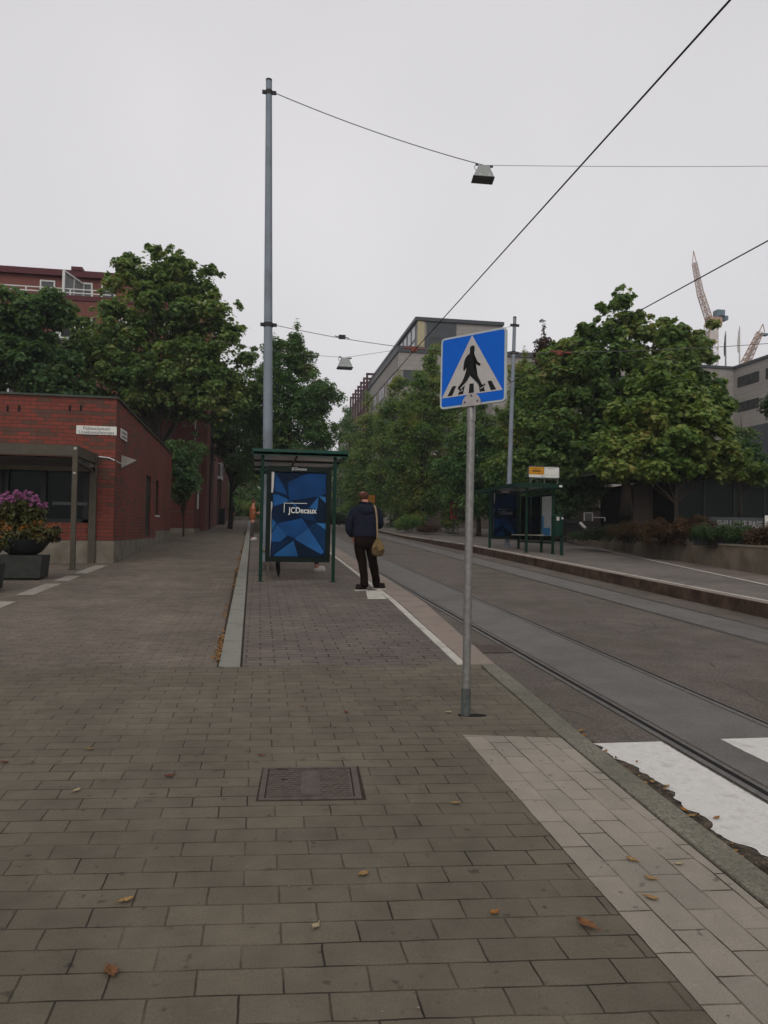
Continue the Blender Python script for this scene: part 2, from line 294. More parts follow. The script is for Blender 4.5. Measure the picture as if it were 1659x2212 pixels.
M['manhole']=mat('cast_iron_cover',(.085,.068,.058),.6,.2,20,.5,120)
M['planter']=mat('planter_grey',(.035,.036,.032),.8,.15,10,.3,60)
M['bowl']=mat('bowl_dark',(.014,.017,.015),.6,.2,10)
M['office']=mat('beige_office_cladding',(.235,.21,.18),.85,.05,.6)
M['office2']=brickmat('beige_panel_cladding',(.25,.230,.208),(.24,.220,.198),(.16,.145,.13),1.2,.6,.02,patch=.05,speck=.02,wob=0,bump=.2)
M['office_dark']=mat('dark_cladding',(.05,.055,.06),.5,.08,1)
M['ochre']=mat('cream_post',(.33,.29,.18),.7,.05,2)
M['pergola']=mat('dark_red_steel',(.06,.028,.032),.5,.1,2)
M['crane']=mat('crane_red',(.30,.18,.12),.6,.15,1)
M['crane_white']=mat('crane_white',(.42,.37,.34),.6,.1,1)
M['crane_blue']=mat('crane_cabin',(.07,.11,.13),.5,.1,1)
M['bark']=mat('bark',(.03,.024,.019),.95,.35,14,.9,30)
M['bark_pale']=mat('pale_bark',(.13,.12,.105),.95,.3,10,.8,30)
M['skin']=mat('skin',(.38,.17,.115),.6,.08,20)
M['hair_red']=mat('ginger_hair',(.06,.027,.017),.8,.3,90)
M['hoodie']=mat('navy_hoodie',(.0125,.0145,.023),.95,.25,14,.5,150,spec=.05)
M['hood_in']=mat('navy_rib_cloth',(.012,.014,.028),.95,.1,20)  # dark navy cloth, on the hem rib and a jacket
M['trousers']=mat('brown_trousers',(.0095,.0058,.0045),.95,.3,12,.5,90,spec=.03)
M['shoe']=mat('dark_shoe',(.012,.009,.008),.8,.2,30)
M['sole']=mat('white_sole',(.4,.38,.35),.7,.1,30)
M['bag']=mat('khaki_bag',(.125,.083,.035),.9,.2,18,.6,80)
M['bag_dark']=mat('khaki_bag_base',(.085,.058,.028),.9,.2,18,.6,80)
M['strap']=mat('tan_strap',(.20,.145,.09),.9,.1,20)
M['orange']=mat('orange_coat',(.21,.068,.03),.9,.15,15)
M['yellow']=mat('yellow_panel',(.42,.19,.015),.5,.05,8)
M['yellow_dull']=mat('dull_orange_sign',(.22,.09,.01),.6,.1,4)
M['litbox']=mat('dark_trousers_grey',(.05,.045,.045),.9,.2,8)
M['leaf_dry']=leafmat('dry_leaves',[(.08,.035,.012),(.19,.085,.022),(.25,.13,.035),(.12,.042,.018)],.15)
M['beige_wall']=brickmat('ribbed_stone',(.06,.052,.044),(.055,.048,.041),(.022,.019,.017),3.0,.32,.03,patch=.08,speck=.05,wob=0,bump=.5)
M['conc_mid']=mat('mid_concrete',(.085,.066,.055),.9,.12,1.2)
M['pav_dark']=mat('dark_fence_glass',(.006,.008,.007),.4,.3,.6,spec=.1)

# ---------------------------------------------------------------- ground, road, paving (the setting)
def sheet(name,poly,h,m,kind='structure',thick=.0,seg=None):
    """polygon following the sloping street"""
    mb=MB(); hf=h if callable(h) else (lambda x,y:h)
    if thick: mb.prism(poly,lambda x,y:g(y,hf(x,y)-thick),lambda x,y:g(y,hf(x,y)))
    else: mb.add([(x,y,g(y,hf(x,y))) for x,y in poly],[tuple(range(len(poly)))])
    return mb.build(name,m,kind=kind)
mb=MB()   # one big ground sheet reaching the horizon; the street's slope runs out at Y=230
ys=[-60,-10,60,150,230,600,2500]
for i in range(len(ys)-1):
    za=min(ys[i],230)*S-.42; zb=min(ys[i+1],230)*S-.42
    mb.add([(-2500,ys[i],za),(2500,ys[i],za),(2500,ys[i+1],zb),(-2500,ys[i+1],zb)],[(0,1,2,3)])
mb.build('ground',mat('ground_soil',(.06,.055,.045),1,.2,.3),kind='structure')
YE=150
EDGE=[(2.02,-4.2),(2.02,2.87),(2.04,3.74),(2.08,5.07),(2.14,6.06),(2.19,7.25),(2.22,7.48)]     # inner kerb line, foreground
KO=[(2.19,-4.2),(2.19,2.87),(2.21,3.81),(2.24,4.8),(2.28,5.6),(2.33,6.5),(2.37,7.48)]           # outer kerb line
def strip(mb,a,b,h0,h1):
    for i in range(len(a)-1):
        q=[a[i],a[i+1],b[i+1],b[i]]; mb.prism(q,lambda x,y:g(y,h0),lambda x,y:g(y,h1))
# foreground pavement: left of the light strip, with the cover and pole pits left closed
sheet('pavement',[(-14,-4.2),(1.405,-4.2),(1.405,5.16),(2.072,5.03),(2.085,5.3)]+[(x-.012,y) for x,y in EDGE[4:]]+[(-14,7.48)],0,M['paver'])
sheet('light_paving',[(1.405,-4.2),(2.008,-4.2),(2.008,2.87),(2.028,3.74),(2.068,5.03),(1.405,5.16)],.002,M['paver_light'])
sheet('paving_joint',[(1.995,-4.2),(2.04,-4.2),(2.04,3.7),(2.10,5.3),(1.99,5.3)],-.008,M['joint'])
mb=MB()
rnd=random.Random(4)
def poly_at(pl,y):
    for (x0,y0),(x1,y1) in zip(pl,pl[1:]):
        if y0<=y<=y1: return x0+(x1-x0)*(y-y0)/(y1-y0)
y=-4.2
while y<7.47:
    ln=rnd.uniform(.9,1.1); y1=min(7.48,y+ln)
    if 7.48-y1<.3: y1=7.48
    k=[y,(y+y1)/2,y1-.008]
    strip(mb,[(poly_at(EDGE,t)+.006,t) for t in k],[(poly_at(KO,t),t) for t in k],-.2,.004+rnd.uniform(-.003,.004)); y=y1
kb=mb.build('kerb',M['granite'],kind='structure',bevel=.012)
# road
sheet('road',[(2.1,-10),(8.4,-10),(8.4,YE),(2.1,YE)],-.14,M['asphalt'])
sheet('track_bed',[(3.16,-10),(4.03,-10),(4.03,70),(3.16,70)],-.136,M['asphalt_fine'])
sheet('track_bed',[(6.68,-10),(7.50,-10),(7.50,70),(6.68,70)],-.136,M['asphalt_fine'])
sheet('gutter_dirt',[(2.18,-2),(2.46,-2),(2.50,3.0),(2.49,4.2),(2.52,5.2),(2.36,5.7),(2.33,6.6),(2.25,7.0)],-.1372,mat('gutter_dirt',(.055,.044,.033),1,.6,14,.8,60,speck=.35))
# boarding platform (Y>7.48)
PE=[(1.98,7.48),(2.18,12.7),(2.30,25),(2.38,42)]
def par(pl,dx): return [(x+dx,y) for x,y in pl]
sheet('platform_paving',[(-.13,7.48),(1.96,7.48)]+PE[1:]+[(-.42,42)],0,M['paver_red'])
mb=MB(); strip(mb,PE,par(PE,.095),-.1,.004); mb.build('platform_edge_strip',M['white_strip'],kind='structure')
PK0=[(2.085,7.48),(2.30,12.7),(2.42,25),(2.50,42)]; PK1=[(2.37,7.48),(2.74,12.7),(2.85,25),(2.9,42)]
mb=MB(); y=7.49
while y<41.5:
    y1=min(y+1.05,41.9); strip(mb,[(poly_at(PK0,y),y),(poly_at(PK0,y1-.012),y1-.012)],[(poly_at(PK1,y),y),(poly_at(PK1,y1-.012),y1-.012)],-.2,.0+rnd.uniform(-.003,.004)); y=y1
mb.build('platform_kerb',M['granite_pink'],kind='structure',bevel=.008)
sheet('platform_joint',[(1.96,7.48),(2.1,7.48),(2.45,25),(2.5,42),(2.3,42),(2.2,25)],-.02,M['joint'])
# tactile stub by the man's feet
sheet('tactile_stub',[(1.83,12.85),(2.16,12.85),(2.2,14.2),(1.98,14.2)],.003,M['white_strip'])
# left lane and its kerb
def hl(x,y): return -.09*min(1,max(0,(y-7.48)/4))
mb=MB(); yy=[7.48,9.5,11.48,25,60,YE]
for a,b in zip(yy,yy[1:]): mb.add([(-14,a,g(a,hl(0,a))),(-.33-(a-7.48)*.0095,a,g(a,hl(0,a))),(-.33-(b-7.48)*.0095,b,g(b,hl(0,b))),(-14,b,g(b,hl(0,b)))],[(0,1,2,3)])
mb.build('lane_paving',M['paver_lane'],kind='structure')
mb=MB(); y=7.5; ln=[.95]
while y<75:
    y1=y+(.9 if y<8 else 1.95); xa=-.355-(y-7.48)*.0095; xb=-.355-(y1-7.48)*.0095
    mb.prism([(xa,y),(xa+.205,y),(xb+.205,y1-.015),(xb,y1-.015)],lambda x,y:g(y,-.25),lambda x,y:g(y,.006)); y=y1
mb.build('lane_kerb',M['granite_pale'],kind='structure',bevel=.012)
sheet('lane_kerb_joint',[(-.2,7.48),(-.12,7.48),(-.36,42),(-.46,42)],-.01,M['joint'])
sheet('lane_kerb_joint',[(-.37,7.48),(-.32,7.48),(-.5,20),(-.56,20)],lambda x,y:hl(x,y)+.002,M['joint'])
sheet('median_soil',[(-.8,42),(2.6,42),(2.6,YE),(-.9,YE)],-.03,M['soil'])
for (a,b) in ((11.0,13.1),(14.0,15.9),(16.4,17.6),(18.2,20.6)):
    sheet('door_strip_stone',[(-4.08,a),(-3.80,a),(-3.80,b),(-4.10,b)],-.086,mat('pale_slab',(.25,.232,.195),.85,.12,8,.3,60,stain=(.17,.15,.125),st_scale=1.6))
# far side: kerb, platform, pavement
FK=[(8.30,-10),(8.30,14),(8.33,22),(8.25,30),(7.95,42),(7.9,YE)]
mb=MB(); y=-9.
while y<60:
    y1=y+1.0; strip(mb,[(poly_at(FK,y),y),(poly_at(FK,y1-.01),y1-.01)],[(poly_at(FK,y)+.3,y),(poly_at(FK,y1-.01)+.3,y1-.01)],-.2,.10+rnd.uniform(-.003,.003)-max(0,min(.12,(y-30)*.01))); y=y1
mb.build('far_kerb',[M['rust_kerb']],kind='structure',bevel=.01)
hr=lambda x,y:.104-max(0,min(.12,(y-30)*.01))
mb=MB(); q=[y for x,y in FK]
mb=MB()
for (x0,y0),(x1,y1) in zip(FK,FK[1:]):
    mb.add([(x0+.02,y0,g(y0,hr(0,y0)+.001)),(x0+.30,y0,g(y0,hr(0,y0)+.001)),(x1+.30,y1,g(y1,hr(0,y1)+.001)),(x1+.02,y1,g(y1,hr(0,y1)+.001))],[(0,1,2,3)])
mb.build('far_kerb_top',M['granite_pink'],kind='structure')
mb=MB()
for (x0,y0),(x1,y1) in zip(FK[:-1],FK[1:-1]):
    mb.add([(x0+.22,y0,g(y0,hr(0,y0)+.005)),(x0+.33,y0,g(y0,hr(0,y0)+.005)),(x1+.33,y1,g(y1,hr(0,y1)+.005)),(x1+.22,y1,g(y1,hr(0,y1)+.005))],[(0,1,2,3)])
mb.build('platform_edge_line',M['white_strip'],kind='structure')
mb=MB()
for (x0,y0),(x1,y1) in zip(FK,FK[1:]):
    mb.add([(x0+.30,y0,g(y0,hr(0,y0)-.003)),(40,y0,g(y0,hr(0,y0)-.003)),(40,y1,g(y1,hr(0,y1)-.003)),(x1+.30,y1,g(y1,hr(0,y1)-.003))],[(0,1,2,3)])
mb.build('far_pavement',M['asphalt_right'],kind='structure')
sheet('far_pavement_tiles',[(9.9,0),(10.1,10),(10.57,14.68),(13.2,28.24),(17,46),(40,46),(40,0)],.107,M['paver_right'])
sheet('far_paving_line',[(10.0,10),(10.47,14.68),(13.1,28.24),(13.2,28.24),(10.6,14.68),(10.13,10)],.111,M['white_strip'])
# zebra bars: worn, ragged on the kerb side
def zebra(x0,x1,y0,y1,rag,seed):
    r=random.Random(seed); L_=[];n=260
    j=0
    for i in range(n+1):
        y=y0+(y1-y0)*i/n; j=j*.8+r.uniform(-1,1)*.013*rag; L_.append((x0+j+rag*(.028*math.sin(i*.11+1)+.018*math.sin(i*.37)+.010*math.sin(i*1.1+2)),y))
    R_=[(x1+r.uniform(-.003,.003),y0+(y1-y0)*i/n) for i in range(n+1)]
    mb=MB(); vs=L_+R_
    mb.add([(x,y,g(y,-.1335)) for x,y in vs],[(i,i+1,n+2+i,n+1+i) for i in range(n)]); return mb
zebra(2.475,2.965,-1.5,5.32,1,3).build('zebra_marking',M['paint'],kind='structure')
for x0,x1 in ((3.46,3.96),(4.42,4.92),(5.38,5.88),(6.9-.1,7.3)): zebra(x0,x1,-1.5,5.34,.15,int(x0*10)).build('zebra_marking',M['paint'],kind='structure')

# tram rails
for i,(x,lab) in enumerate([(3.08,'grooved tram rail nearest the pavement, between gutter and grey track bed'),(4.08,'second tram rail from the near kerb, right side of the near track'),
                        (6.63,'thin dark tram rail at the middle of the street, left side of far track'),(7.54,'tram rail nearest the rust-brown far kerb')]):
    t=thing('tram_rail',lab,'rail',(x,0,0),0,'tram rails set in the street')
    w=1 if i<2 else .8; sg=1 if i in(1,) else -1
    def lp(a,b,h,nm,m,bev=0):
        q=MB(); q.prism([(a,-8),(b,-8),(b,75),(a,75)],lambda x,y:g(y,-.2),lambda x,y:g(y,h)); q.build(nm,m,t)
    if i==1: lp(-.055,.0,-.130,'rail_head',M['steel']); lp(.0,.035,-.1345,'groove',M['groove']); lp(.035,.055,-.131,'guard_lip',M['steel'])
    elif i==0: lp(-.085,-.035,-.130,'rail_head',M['steel']); lp(-.035,.015,-.134,'groove',M['groove']); lp(.015,.045,-.131,'guard_lip',M['steel'])
    else: lp(-.03,.0,-.131,'rail_head',M['steel']); lp(.0,.04,-.1345,'groove',M['groove'])

# ---------------------------------------------------------------- manhole, drain
def local_plate(o,p): return p
c=G(670,1690); t_mh=t=thing('manhole_cover','rectangular cast iron cover with diamond tread set in the grey pavers','manhole cover',(c[0],c[1]-.01,g(c[1],.0)),rad(-3.6))
mb=MB(); fr=[(-.29,-.285),(.29,-.285),(.29,.285),(-.29,.285)]
mb.add([(x,y,.0015+S*y) for x,y in [(-.298,-.29),(.31,-.292),(.300,.288),(-.292,.286)]],[(0,1,2,3)]); mb.build('dirt_surround',M['joint'],t)
mb=MB()
for a,b,c_,d in ((-.285,.285,-.275,-.25),(-.285,.285,.25,.275),(-.285,-.255,-.25,.25),(.25,.285,-.25,.25)): mb.prism([(a,c_),(b,c_),(b,d),(a,d)],lambda x,y:S*y-.03,lambda x,y:S*y+.006)
mb.build('frame',M['manhole'],t)
mb=MB(); mb.prism([(-.245,-.24),(.24,-.24),(.24,.24),(-.245,.24)],lambda x,y:S*y-.02,lambda x,y:S*y+.003)
for i in range(22):
    for j in range(13):
        x=-.235+i*.0215;y=-.225+j*.037
        if -.06<x<.045 and abs(y)<.2: continue
        d=.013; a=rad(25 if (i+j)%2 else -25); vx,vy=math.cos(a)*d,math.sin(a)*d
        mb.beam((x-vx,y-vy,S*y+.004),(x+vx,y+vy,S*y+.004),.006,.006)
mb.prism([(-.055,-.2),(.035,-.2),(.035,.2),(-.055,.2)],lambda x,y:S*y,lambda x,y:S*y+.006)
mb.build('plate',M['manhole'],t)
mb=MB(); mb.prism([(-.17,.04),(-.13,.04),(-.13,.055),(-.17,.055)],lambda x,y:S*y,lambda x,y:S*y+.0065); mb.build('key_slot',M['groove'],t); mb=MB(); mb.prism([(-.2,.236),(-.14,.236),(-.14,.244),(-.2,.244)],lambda x,y:S*y,lambda x,y:S*y+.0065); mb.build('key_slot',M['groove'],t)
t_mh.scale=(.955,.9,1)
c=(2.83,9.05); t=thing('drain_grate','cast iron drain grate in the gutter beside the first tram rail','drain grate',(c[0],c[1],g(c[1],-.137)))
mb=MB()
mb.prism([(-.2,-.27),(.2,-.27),(.2,.27),(-.2,.27)],lambda x,y:S*y-.1,lambda x,y:S*y+.0035); mb.build('pit',M['groove'],t)
mb=MB()
for a,b,c_,d in ((-.2,.2,-.27,-.235),(-.2,.2,.235,.27),(-.2,-.17,-.235,.235),(.17,.2,-.235,.235)): mb.prism([(a,c_),(b,c_),(b,d),(a,d)],lambda x,y:S*y-.05,lambda x,y:S*y+.008)
for i in range(9): y_=-.21+i*.0525; mb.prism([(-.17,y_-.011),(.17,y_-.011),(.17,y_+.011),(-.17,y_+.011)],lambda x,y:S*y-.03,lambda x,y:S*y+.009)
mb.build('bars',M['manhole'],t)

# ---------------------------------------------------------------- helpers for flat printed things
def homog(src,dst):
    A=[];b=[]
    for (x,y),(u,v) in zip(src,dst):
        A.append([x,y,1,0,0,0,-u*x,-u*y]);b.append(u);A.append([0,0,0,x,y,1,-v*x,-v*y]);b.append(v)
    h=np.linalg.solve(np.array(A,float),np.array(b,float)); h=np.append(h,1).reshape(3,3)
    def f(x,y): q=h@np.array([x,y,1.]); return q[0]/q[2],q[1]/q[2]
    return f
def flatpoly(name,polys,m,parent,y,flip=False):
    """polygons in the XZ plane facing -Y at depth y, proud by a hair's thickness"""
    mb=MB()
    for p in polys:
        n=len(p); mb.add([(x,y,z) for x,z in p]+[(x,y+.0008,z) for x,z in p],[tuple(range(n)),tuple(range(2*n-1,n-1,-1))]+[(i,(i+1)%n,n+(i+1)%n,n+i) for i in range(n)])
    return mb.build(name,m,parent)
def text(name,s,size,m,parent,loc,rot=(math.pi/2,0,0),bold=0,ext=.002,align='LEFT',sx=1,shear=0,space=1):
    cu=bpy.data.curves.new(name,'FONT'); cu.body=s; cu.size=size; cu.extrude=ext; cu.offset=bold; cu.align_x=align; cu.align_y='BOTTOM_BASELINE' if False else 'CENTER'; cu.space_character=space; cu.resolution_u=4; cu.shear=shear
    o=bpy.data.objects.new(name,cu); COL.objects.link(o); bpy.context.view_layer.update()
    me=bpy.data.meshes.new_from_object(o.evaluated_get(bpy.context.evaluated_depsgraph_get())); bpy.data.objects.remove(o); bpy.data.curves.remove(cu)
    me.materials.clear(); me.materials.append(m); me.name=name
    q=bpy.data.objects.new(name,me); COL.objects.link(q); q.location=loc; q.rotation_euler=rot; q.scale=(sx,1,1)
    if parent is not None: q.parent=parent
    return q

# ---------------------------------------------------------------- pedestrian crossing sign
bp=G(1006,1545); t=thing('crossing_sign','blue square pedestrian crossing sign on a galvanised pole at the near kerb','traffic sign',tuple(bp),0)
lean=.0045
mb=MB(); mb.tube([(0,0,-.1),(0,0,.2),(0,0,.205)],[.036,.036,.031],20); mb.build('foot_sleeve',M['galv_dark'],t,smooth='auto')
mb=MB(); mb.tube([(0,0,.2),(lean*2,0,2.36)],.0305,24); mb.build('pole',M['galv'],t,smooth='auto')
mb=MB(); mb.tube([(lean*2,0,2.22),(lean*2,0,2.36),(lean*2,0,2.40)],[.034,.034,.012],24); sl=mb.build('pole_cap',M['galv'],t,smooth='auto')
mb=MB(); mb.prism([(.02,-.05),(.10,-.055),(.155,-.035),(.15,.0),(.09,.03),(.03,.03),(-.05,.03),(-.06,-.01)],lambda x,y:S*y-.01,lambda x,y:S*y+.003); mb.build('pit_dirt',M['groove'],t)
sr=bpy.data.objects.new('sign_plate',None)
Hs=homog([(262,325),(1405,108),(1385,1405),(240,1562)],[(-.3,.6),(.3,.6),(.3,0),(-.3,0)])
# plate: rounded square with folded rim
def rsq(w,h,r,n=6,ox=0,oz=0):
    p=[]
    for cx_,cz_,a0 in ((w/2-r,h-r,0),(-w/2+r,h-r,90),(-w/2+r,r,180),(w/2-r,r,270)):
        for k in range(n+1): a=rad(a0+90*k/n); p.append((cx_+r*math.cos(a)+ox,cz_+r*math.sin(a)+oz))
    return p
mb=MB(); p=rsq(.6,.6,.035); n=len(p)
mb.add([(x,0,z) for x,z in p]+[(x,.018,z) for x,z in p],[tuple(range(n)),tuple(range(2*n-1,n-1,-1))]+[(i,(i+1)%n,n+(i+1)%n,n+i) for i in range(n)])
pl=mb.build('sign_plate',M['sign_edge'],t); pl.location=(.002,-.039,2.335); pl.rotation_euler=(rad(-3.9),rad(-2),rad(-44.6)); pl.scale=(.94,.94,.94)
flatpoly('blue_field',[rsq(.568,.568,.022,6,0,.016)],M['sign_blue'],pl,-.0015)
tri=[Hs(805,258),Hs(1335,1212),Hs(278,1368)]
flatpoly('white_triangle',[tri],M['sign_grey'],pl,-.003)
bars=[[(465,1158),(530,1148),(460,1318),(375,1332)],[(632,1155),(682,1128),(650,1290),(558,1303)],[(762,1110),(835,1102),(838,1262),(748,1278)],[(930,1180),(1012,1165),(1030,1235),(940,1250)],[(1075,1065),(1142,1052),(1225,1205),(1133,1222)]]
for b in bars: flatpoly('zebra_bar',[[Hs(*q) for q in b]],M['black'],pl,-.0045)
man=[(777,478),(790,455),(815,443),(845,445),(853,462),(850,490),(854,512),(848,530),(842,547),(825,550),(822,575),(855,603),(862,650),(870,697),(905,724),(950,755),(958,770),(950,790),(935,798),(905,782),(850,738),(838,735),(830,800),(830,835),(860,885),(905,970),(950,1060),(990,1138),(1028,1106),(1042,1118),(1030,1135),(945,1192),(930,1150),(910,1105),(860,1020),(810,960),(787,932),(770,965),(725,1050),(690,1098),(640,1150),(603,1195),(608,1213),(630,1220),(632,1232),(598,1232),(580,1222),(556,1185),(590,1140),(640,1070),(665,1010),(700,925),(718,880),(716,850),(725,800),(733,712),(715,760),(697,820),(682,875),(665,886),(655,873),(658,820),(665,760),(682,690),(708,640),(727,618),(777,578),(785,560),(777,530),(772,500)]
def triangulated(name,poly,m,parent,y,z=0):
    bm=bmesh.new(); vs=[bm.verts.new((x,y,w)) for x,w in poly]; f=bm.faces.new(vs); bmesh.ops.triangulate(bm,faces=[f],ngon_method='EAR_CLIP'); r=bmesh.ops.extrude_face_region(bm,geom=bm.faces[:]); 
    bmesh.ops.translate(bm,verts=[q for q in r['geom'] if isinstance(q,bmesh.types.BMVert)],vec=(0,-.0007,0)); bmesh.ops.recalc_face_normals(bm,faces=bm.faces)
    me=bpy.data.meshes.new(name); bm.to_mesh(me); bm.free(); me.materials.append(m); o=bpy.data.objects.new(name,me); COL.objects.link(o); o.parent=parent; return o
for b in ([(600,1192),(684,1108),(690,1128),(612,1205)],[(945,1190),(1036,1128),(1040,1142),(950,1206)],[(556,1250),(640,1240),(640,1222),(625,1205),(612,1212),(632,1228)]): flatpoly('sole_outline',[[Hs(*q) for q in b]],M['sign_grey'],pl,-.0056)  # white outline printed at the figure's feet
triangulated('walking_figure',[Hs(*q) for q in man],M['black'],pl,-.0062)
mb=MB(); pts=[(-.085,-.006)]+[(.085*math.cos(rad(a)),.085*math.sin(rad(a))+.012) for a in range(180,-1,-12)]+[(.085,-.006)]
n=len(pts); mb.add([(x,-.012,z) for x,z in pts]+[(x,-.006,z) for x,z in pts],[tuple(range(n)),tuple(range(2*n-1,n-1,-1))]+[(i,(i+1)%n,n+(i+1)%n,n+i) for i in range(n)])
br=mb.build('bracket',mat('bracket_alu',(.30,.27,.265),.5,.08,20,metal=.1),t); br.location=pl.location; br.rotation_euler=pl.rotation_euler; br.scale=pl.scale
for x,z in ((0,.078),(-.058,.03),(.058,.03)): mb=MB(); mb.tube([(x,-.018,z),(x,-.012,z)],.008,10); mb.build('bolt',M['galv_dark'],br)

# ---------------------------------------------------------------- tall pole, right pole, span wires, lamps
def pole(name,label,X,Y,ztop,r0,r1,clamps,lx=0,h=0,group='grey poles carrying the overhead wires'):
    z0=g(Y,h); t=thing(name,label,'pole',(X,Y,z0),0,group)
    k=(ztop-z0); mb=MB(); mb.tube([(0,0,-.3),(lx*.5,0,k*.5),(lx,0,k)],[r0,(r0+r1)/2,r1],24); mb.build('mast',M['pole_grey'],t,smooth='auto')
    mb=MB(); mb.tube([(lx,0,k-.02),(lx,0,k+.03)],r1*1.03,24); mb.build('cap',M['clamp'],t,smooth='auto')
    for z in clamps:
        f=(z-z0)/k; r=r0+(r1-r0)*f; mb=MB(); mb.tube([(lx*f,0,z-z0-.06),(lx*f,0,z-z0+.06)],r*1.12,24); mb.box(lx*f+r,lx*f+r+.12,-.03,.03,z-z0-.04,z-z0+.05); mb.box(lx*f-r-.1,lx*f-r,-.03,.03,z-z0-.04,z-z0+.05); mb.build('clamp',M['clamp'],t,smooth='auto')
    return t
PY=21.4; a=AY(578.5,970,PY); b=AY(581,174,PY)
za=g(PY); lx=(b[0]-a[0])/(b[2]-a[2])*(b[2]-za); X0=b[0]-lx
c1=AY(580,200,PY); c2=AY(580,702,PY)
pole('tram_pole','tall blue-grey tapered steel pole rising behind the near bus shelter',X0,PY,b[2],.148,.085,[c1[2],c2[2]],lx)
RY=28.6; a=AY(1099,1070,RY); b=AY(1112,686,RY); lx=(b[0]-a[0])/(b[2]-a[2])*(b[2]-g(RY,.1)); X1=b[0]-lx
r1=AY(1111,703,RY); r2=AY(1106,762,RY)
pole('tram_pole','grey steel pole standing behind the far bus shelter across the street',X1,RY,b[2],.105,.065,[r1[2],r2[2]],lx,.1)
def wire(name,label,cat,pts,r,m,group=None,sag=0,parent=None,n=14):
    P=[]
    for i in range(len(pts)-1):
        p,q=Vector(pts[i]),Vector(pts[i+1])
        for k in range(n): 
            u=k/n; v=p.lerp(q,u); v.z-=sag*4*u*(1-u); P.append(v)
    P.append(Vector(pts[-1])); o=Vector(P[0]); mb=MB(); mb.tube([q-o for q in P],r,6,True)
    w=mb.build(name,m,parent,smooth=True)
    if parent is None: w.location=o; tag(w,label,cat,group)
    return w
A_=AX(895,757,4.0); B_=AX(1210,765,7.8)
wa=[tuple(AX(1577,0,4.0)+(AX(1577,0,4.0)-A_)*1.2),tuple(A_),tuple(A_+np.array([0,28,.1])),tuple(A_+np.array([0,60,.3]))]
wire('contact_wire','thick dark overhead tram wire running diagonally to the top edge of the sky','wire',wa,.011,M['wire'],'overhead contact wires')
B2=AX(1659,520,7.8); wire('contact_wire','dark overhead tram wire crossing in front of the tall crane','wire',[tuple(B2+(B2-B_)*1.2),tuple(B_),tuple(B_+np.array([0,30,.1]))],.011,M['wire'],'overhead contact wires')
L1=AY(1045,357,PY); e1=AY(1659,358,PY)
wire('span_wire','thin wire from the top of the tall pole down to the first hanging lamp','wire',[tuple(c1+np.array([.2,0,0])),tuple(L1)],.012,M['wire_grey'],'span wires',.12)
wire('span_wire','thin level wire running from the first hanging lamp to the right edge','wire',[tuple(L1),tuple(e1+(e1-L1)*.15)],.007,M['wire_grey'],'span wires',.03)
wire('span_wire','wire from the middle clamp of the tall pole across both contact wires','wire',[tuple(c2+np.array([.22,0,0])),tuple(A_+np.array([0,0,.05])),tuple(B_+np.array([0,0,.05])),tuple(AY(1659,742,20)),tuple(AY(1800,734,20))],.009,M['wire_grey'],'span wires',.05)
wire('span_wire','thin wire tying the right pole to the insulated hanger over the near track','wire',[tuple(r2),tuple(A_+np.array([.3,0,.05]))],.007,M['wire_grey'],'span wires',.05)
L2=AY(745,772,30.5); wl=AY(535,745,30.5)
wire('span_wire','faint wire holding the small distant lamp in front of the conical tree','wire',[tuple(wl+(wl-L2)*.35),tuple(L2),tuple(r1)],.008,M['wire_grey'],'span wires',.1)
def lampf(label,P,sc,rz):
    t=thing('street_lamp',label,'street lamp',tuple(P),rz,'street lamps hung on span wires'); t.scale=(sc,)*3
    mb=MB()
    def fr(x0,z0,x1,z1,y0,y1,cx0=0,cx1=0): mb.hexa([(cx0-x0,-y0,z0),(cx0+x0,-y0,z0),(cx0+x0,y0,z0),(cx0-x0,y0,z0),(cx1-x1,-y1,z1),(cx1+x1,-y1,z1),(cx1+x1,y1,z1),(cx1-x1,y1,z1)])
    fr(.295,-.42,.235,-.235,.22,.16); fr(.222,-.235,.165,-.05,.15,.11); mb.build('housing',M['lamp_grey'],t,bevel=.008)
    mb=MB(); fr(.315,-.445,.31,-.42,.235,.235); mb.build('rim',M['lamp_dark'],t)
    mb=MB(); mb.box(-.28,.28,-.2,.2,-.462,-.445); mb.build('lens',mat('lamp_glass',(.05,.05,.055),.15,.1,5,spec=.8),t)
    [MB().box(x,x+.04,-.225,-.215,-.40,-.355).build('clip',M['plate_white'],t) for x in (-.13,.13)]
    mb=MB(); mb.tube([(-.2,0,0),(-.12,0,-.03),(-.05,0,-.06),(.05,0,-.03),(.14,0,-.01),(.24,0,-.03)],.014,6); mb.tube([(-.22,0,0),(-.27,0,-.06),(-.25,0,-.13),(-.19,0,-.16)],.009,6); mb.box(-.24,-.16,-.02,.02,-.02,.03); mb.box(.18,.27,-.02,.02,-.05,.0); mb.build('hanger',M['clamp'],t,smooth=False)
    return t
lampf('grey tapered street lamp hanging large and high over the street, the nearer one',L1,1.0,rad(-6)).rotation_euler=(rad(0),rad(3),rad(-8))
lampf('small distant grey street lamp hanging above the roadway trees',L2,1.0,0)
q=AY(739,728,PY-.6); mb=MB(); mb.box(-.09,.09,-.05,.05,-.05,.05); mb.tube([(-.2,0,.02),(-.09,0,0)],.012,6); mb.tube([(.09,0,0),(.2,0,-.03)],.012,6); o=mb.build('cable_junction_box',M['clamp']); o.location=q; tag(o,'small dark box clamped on the wire between tall pole and office block','junction box')
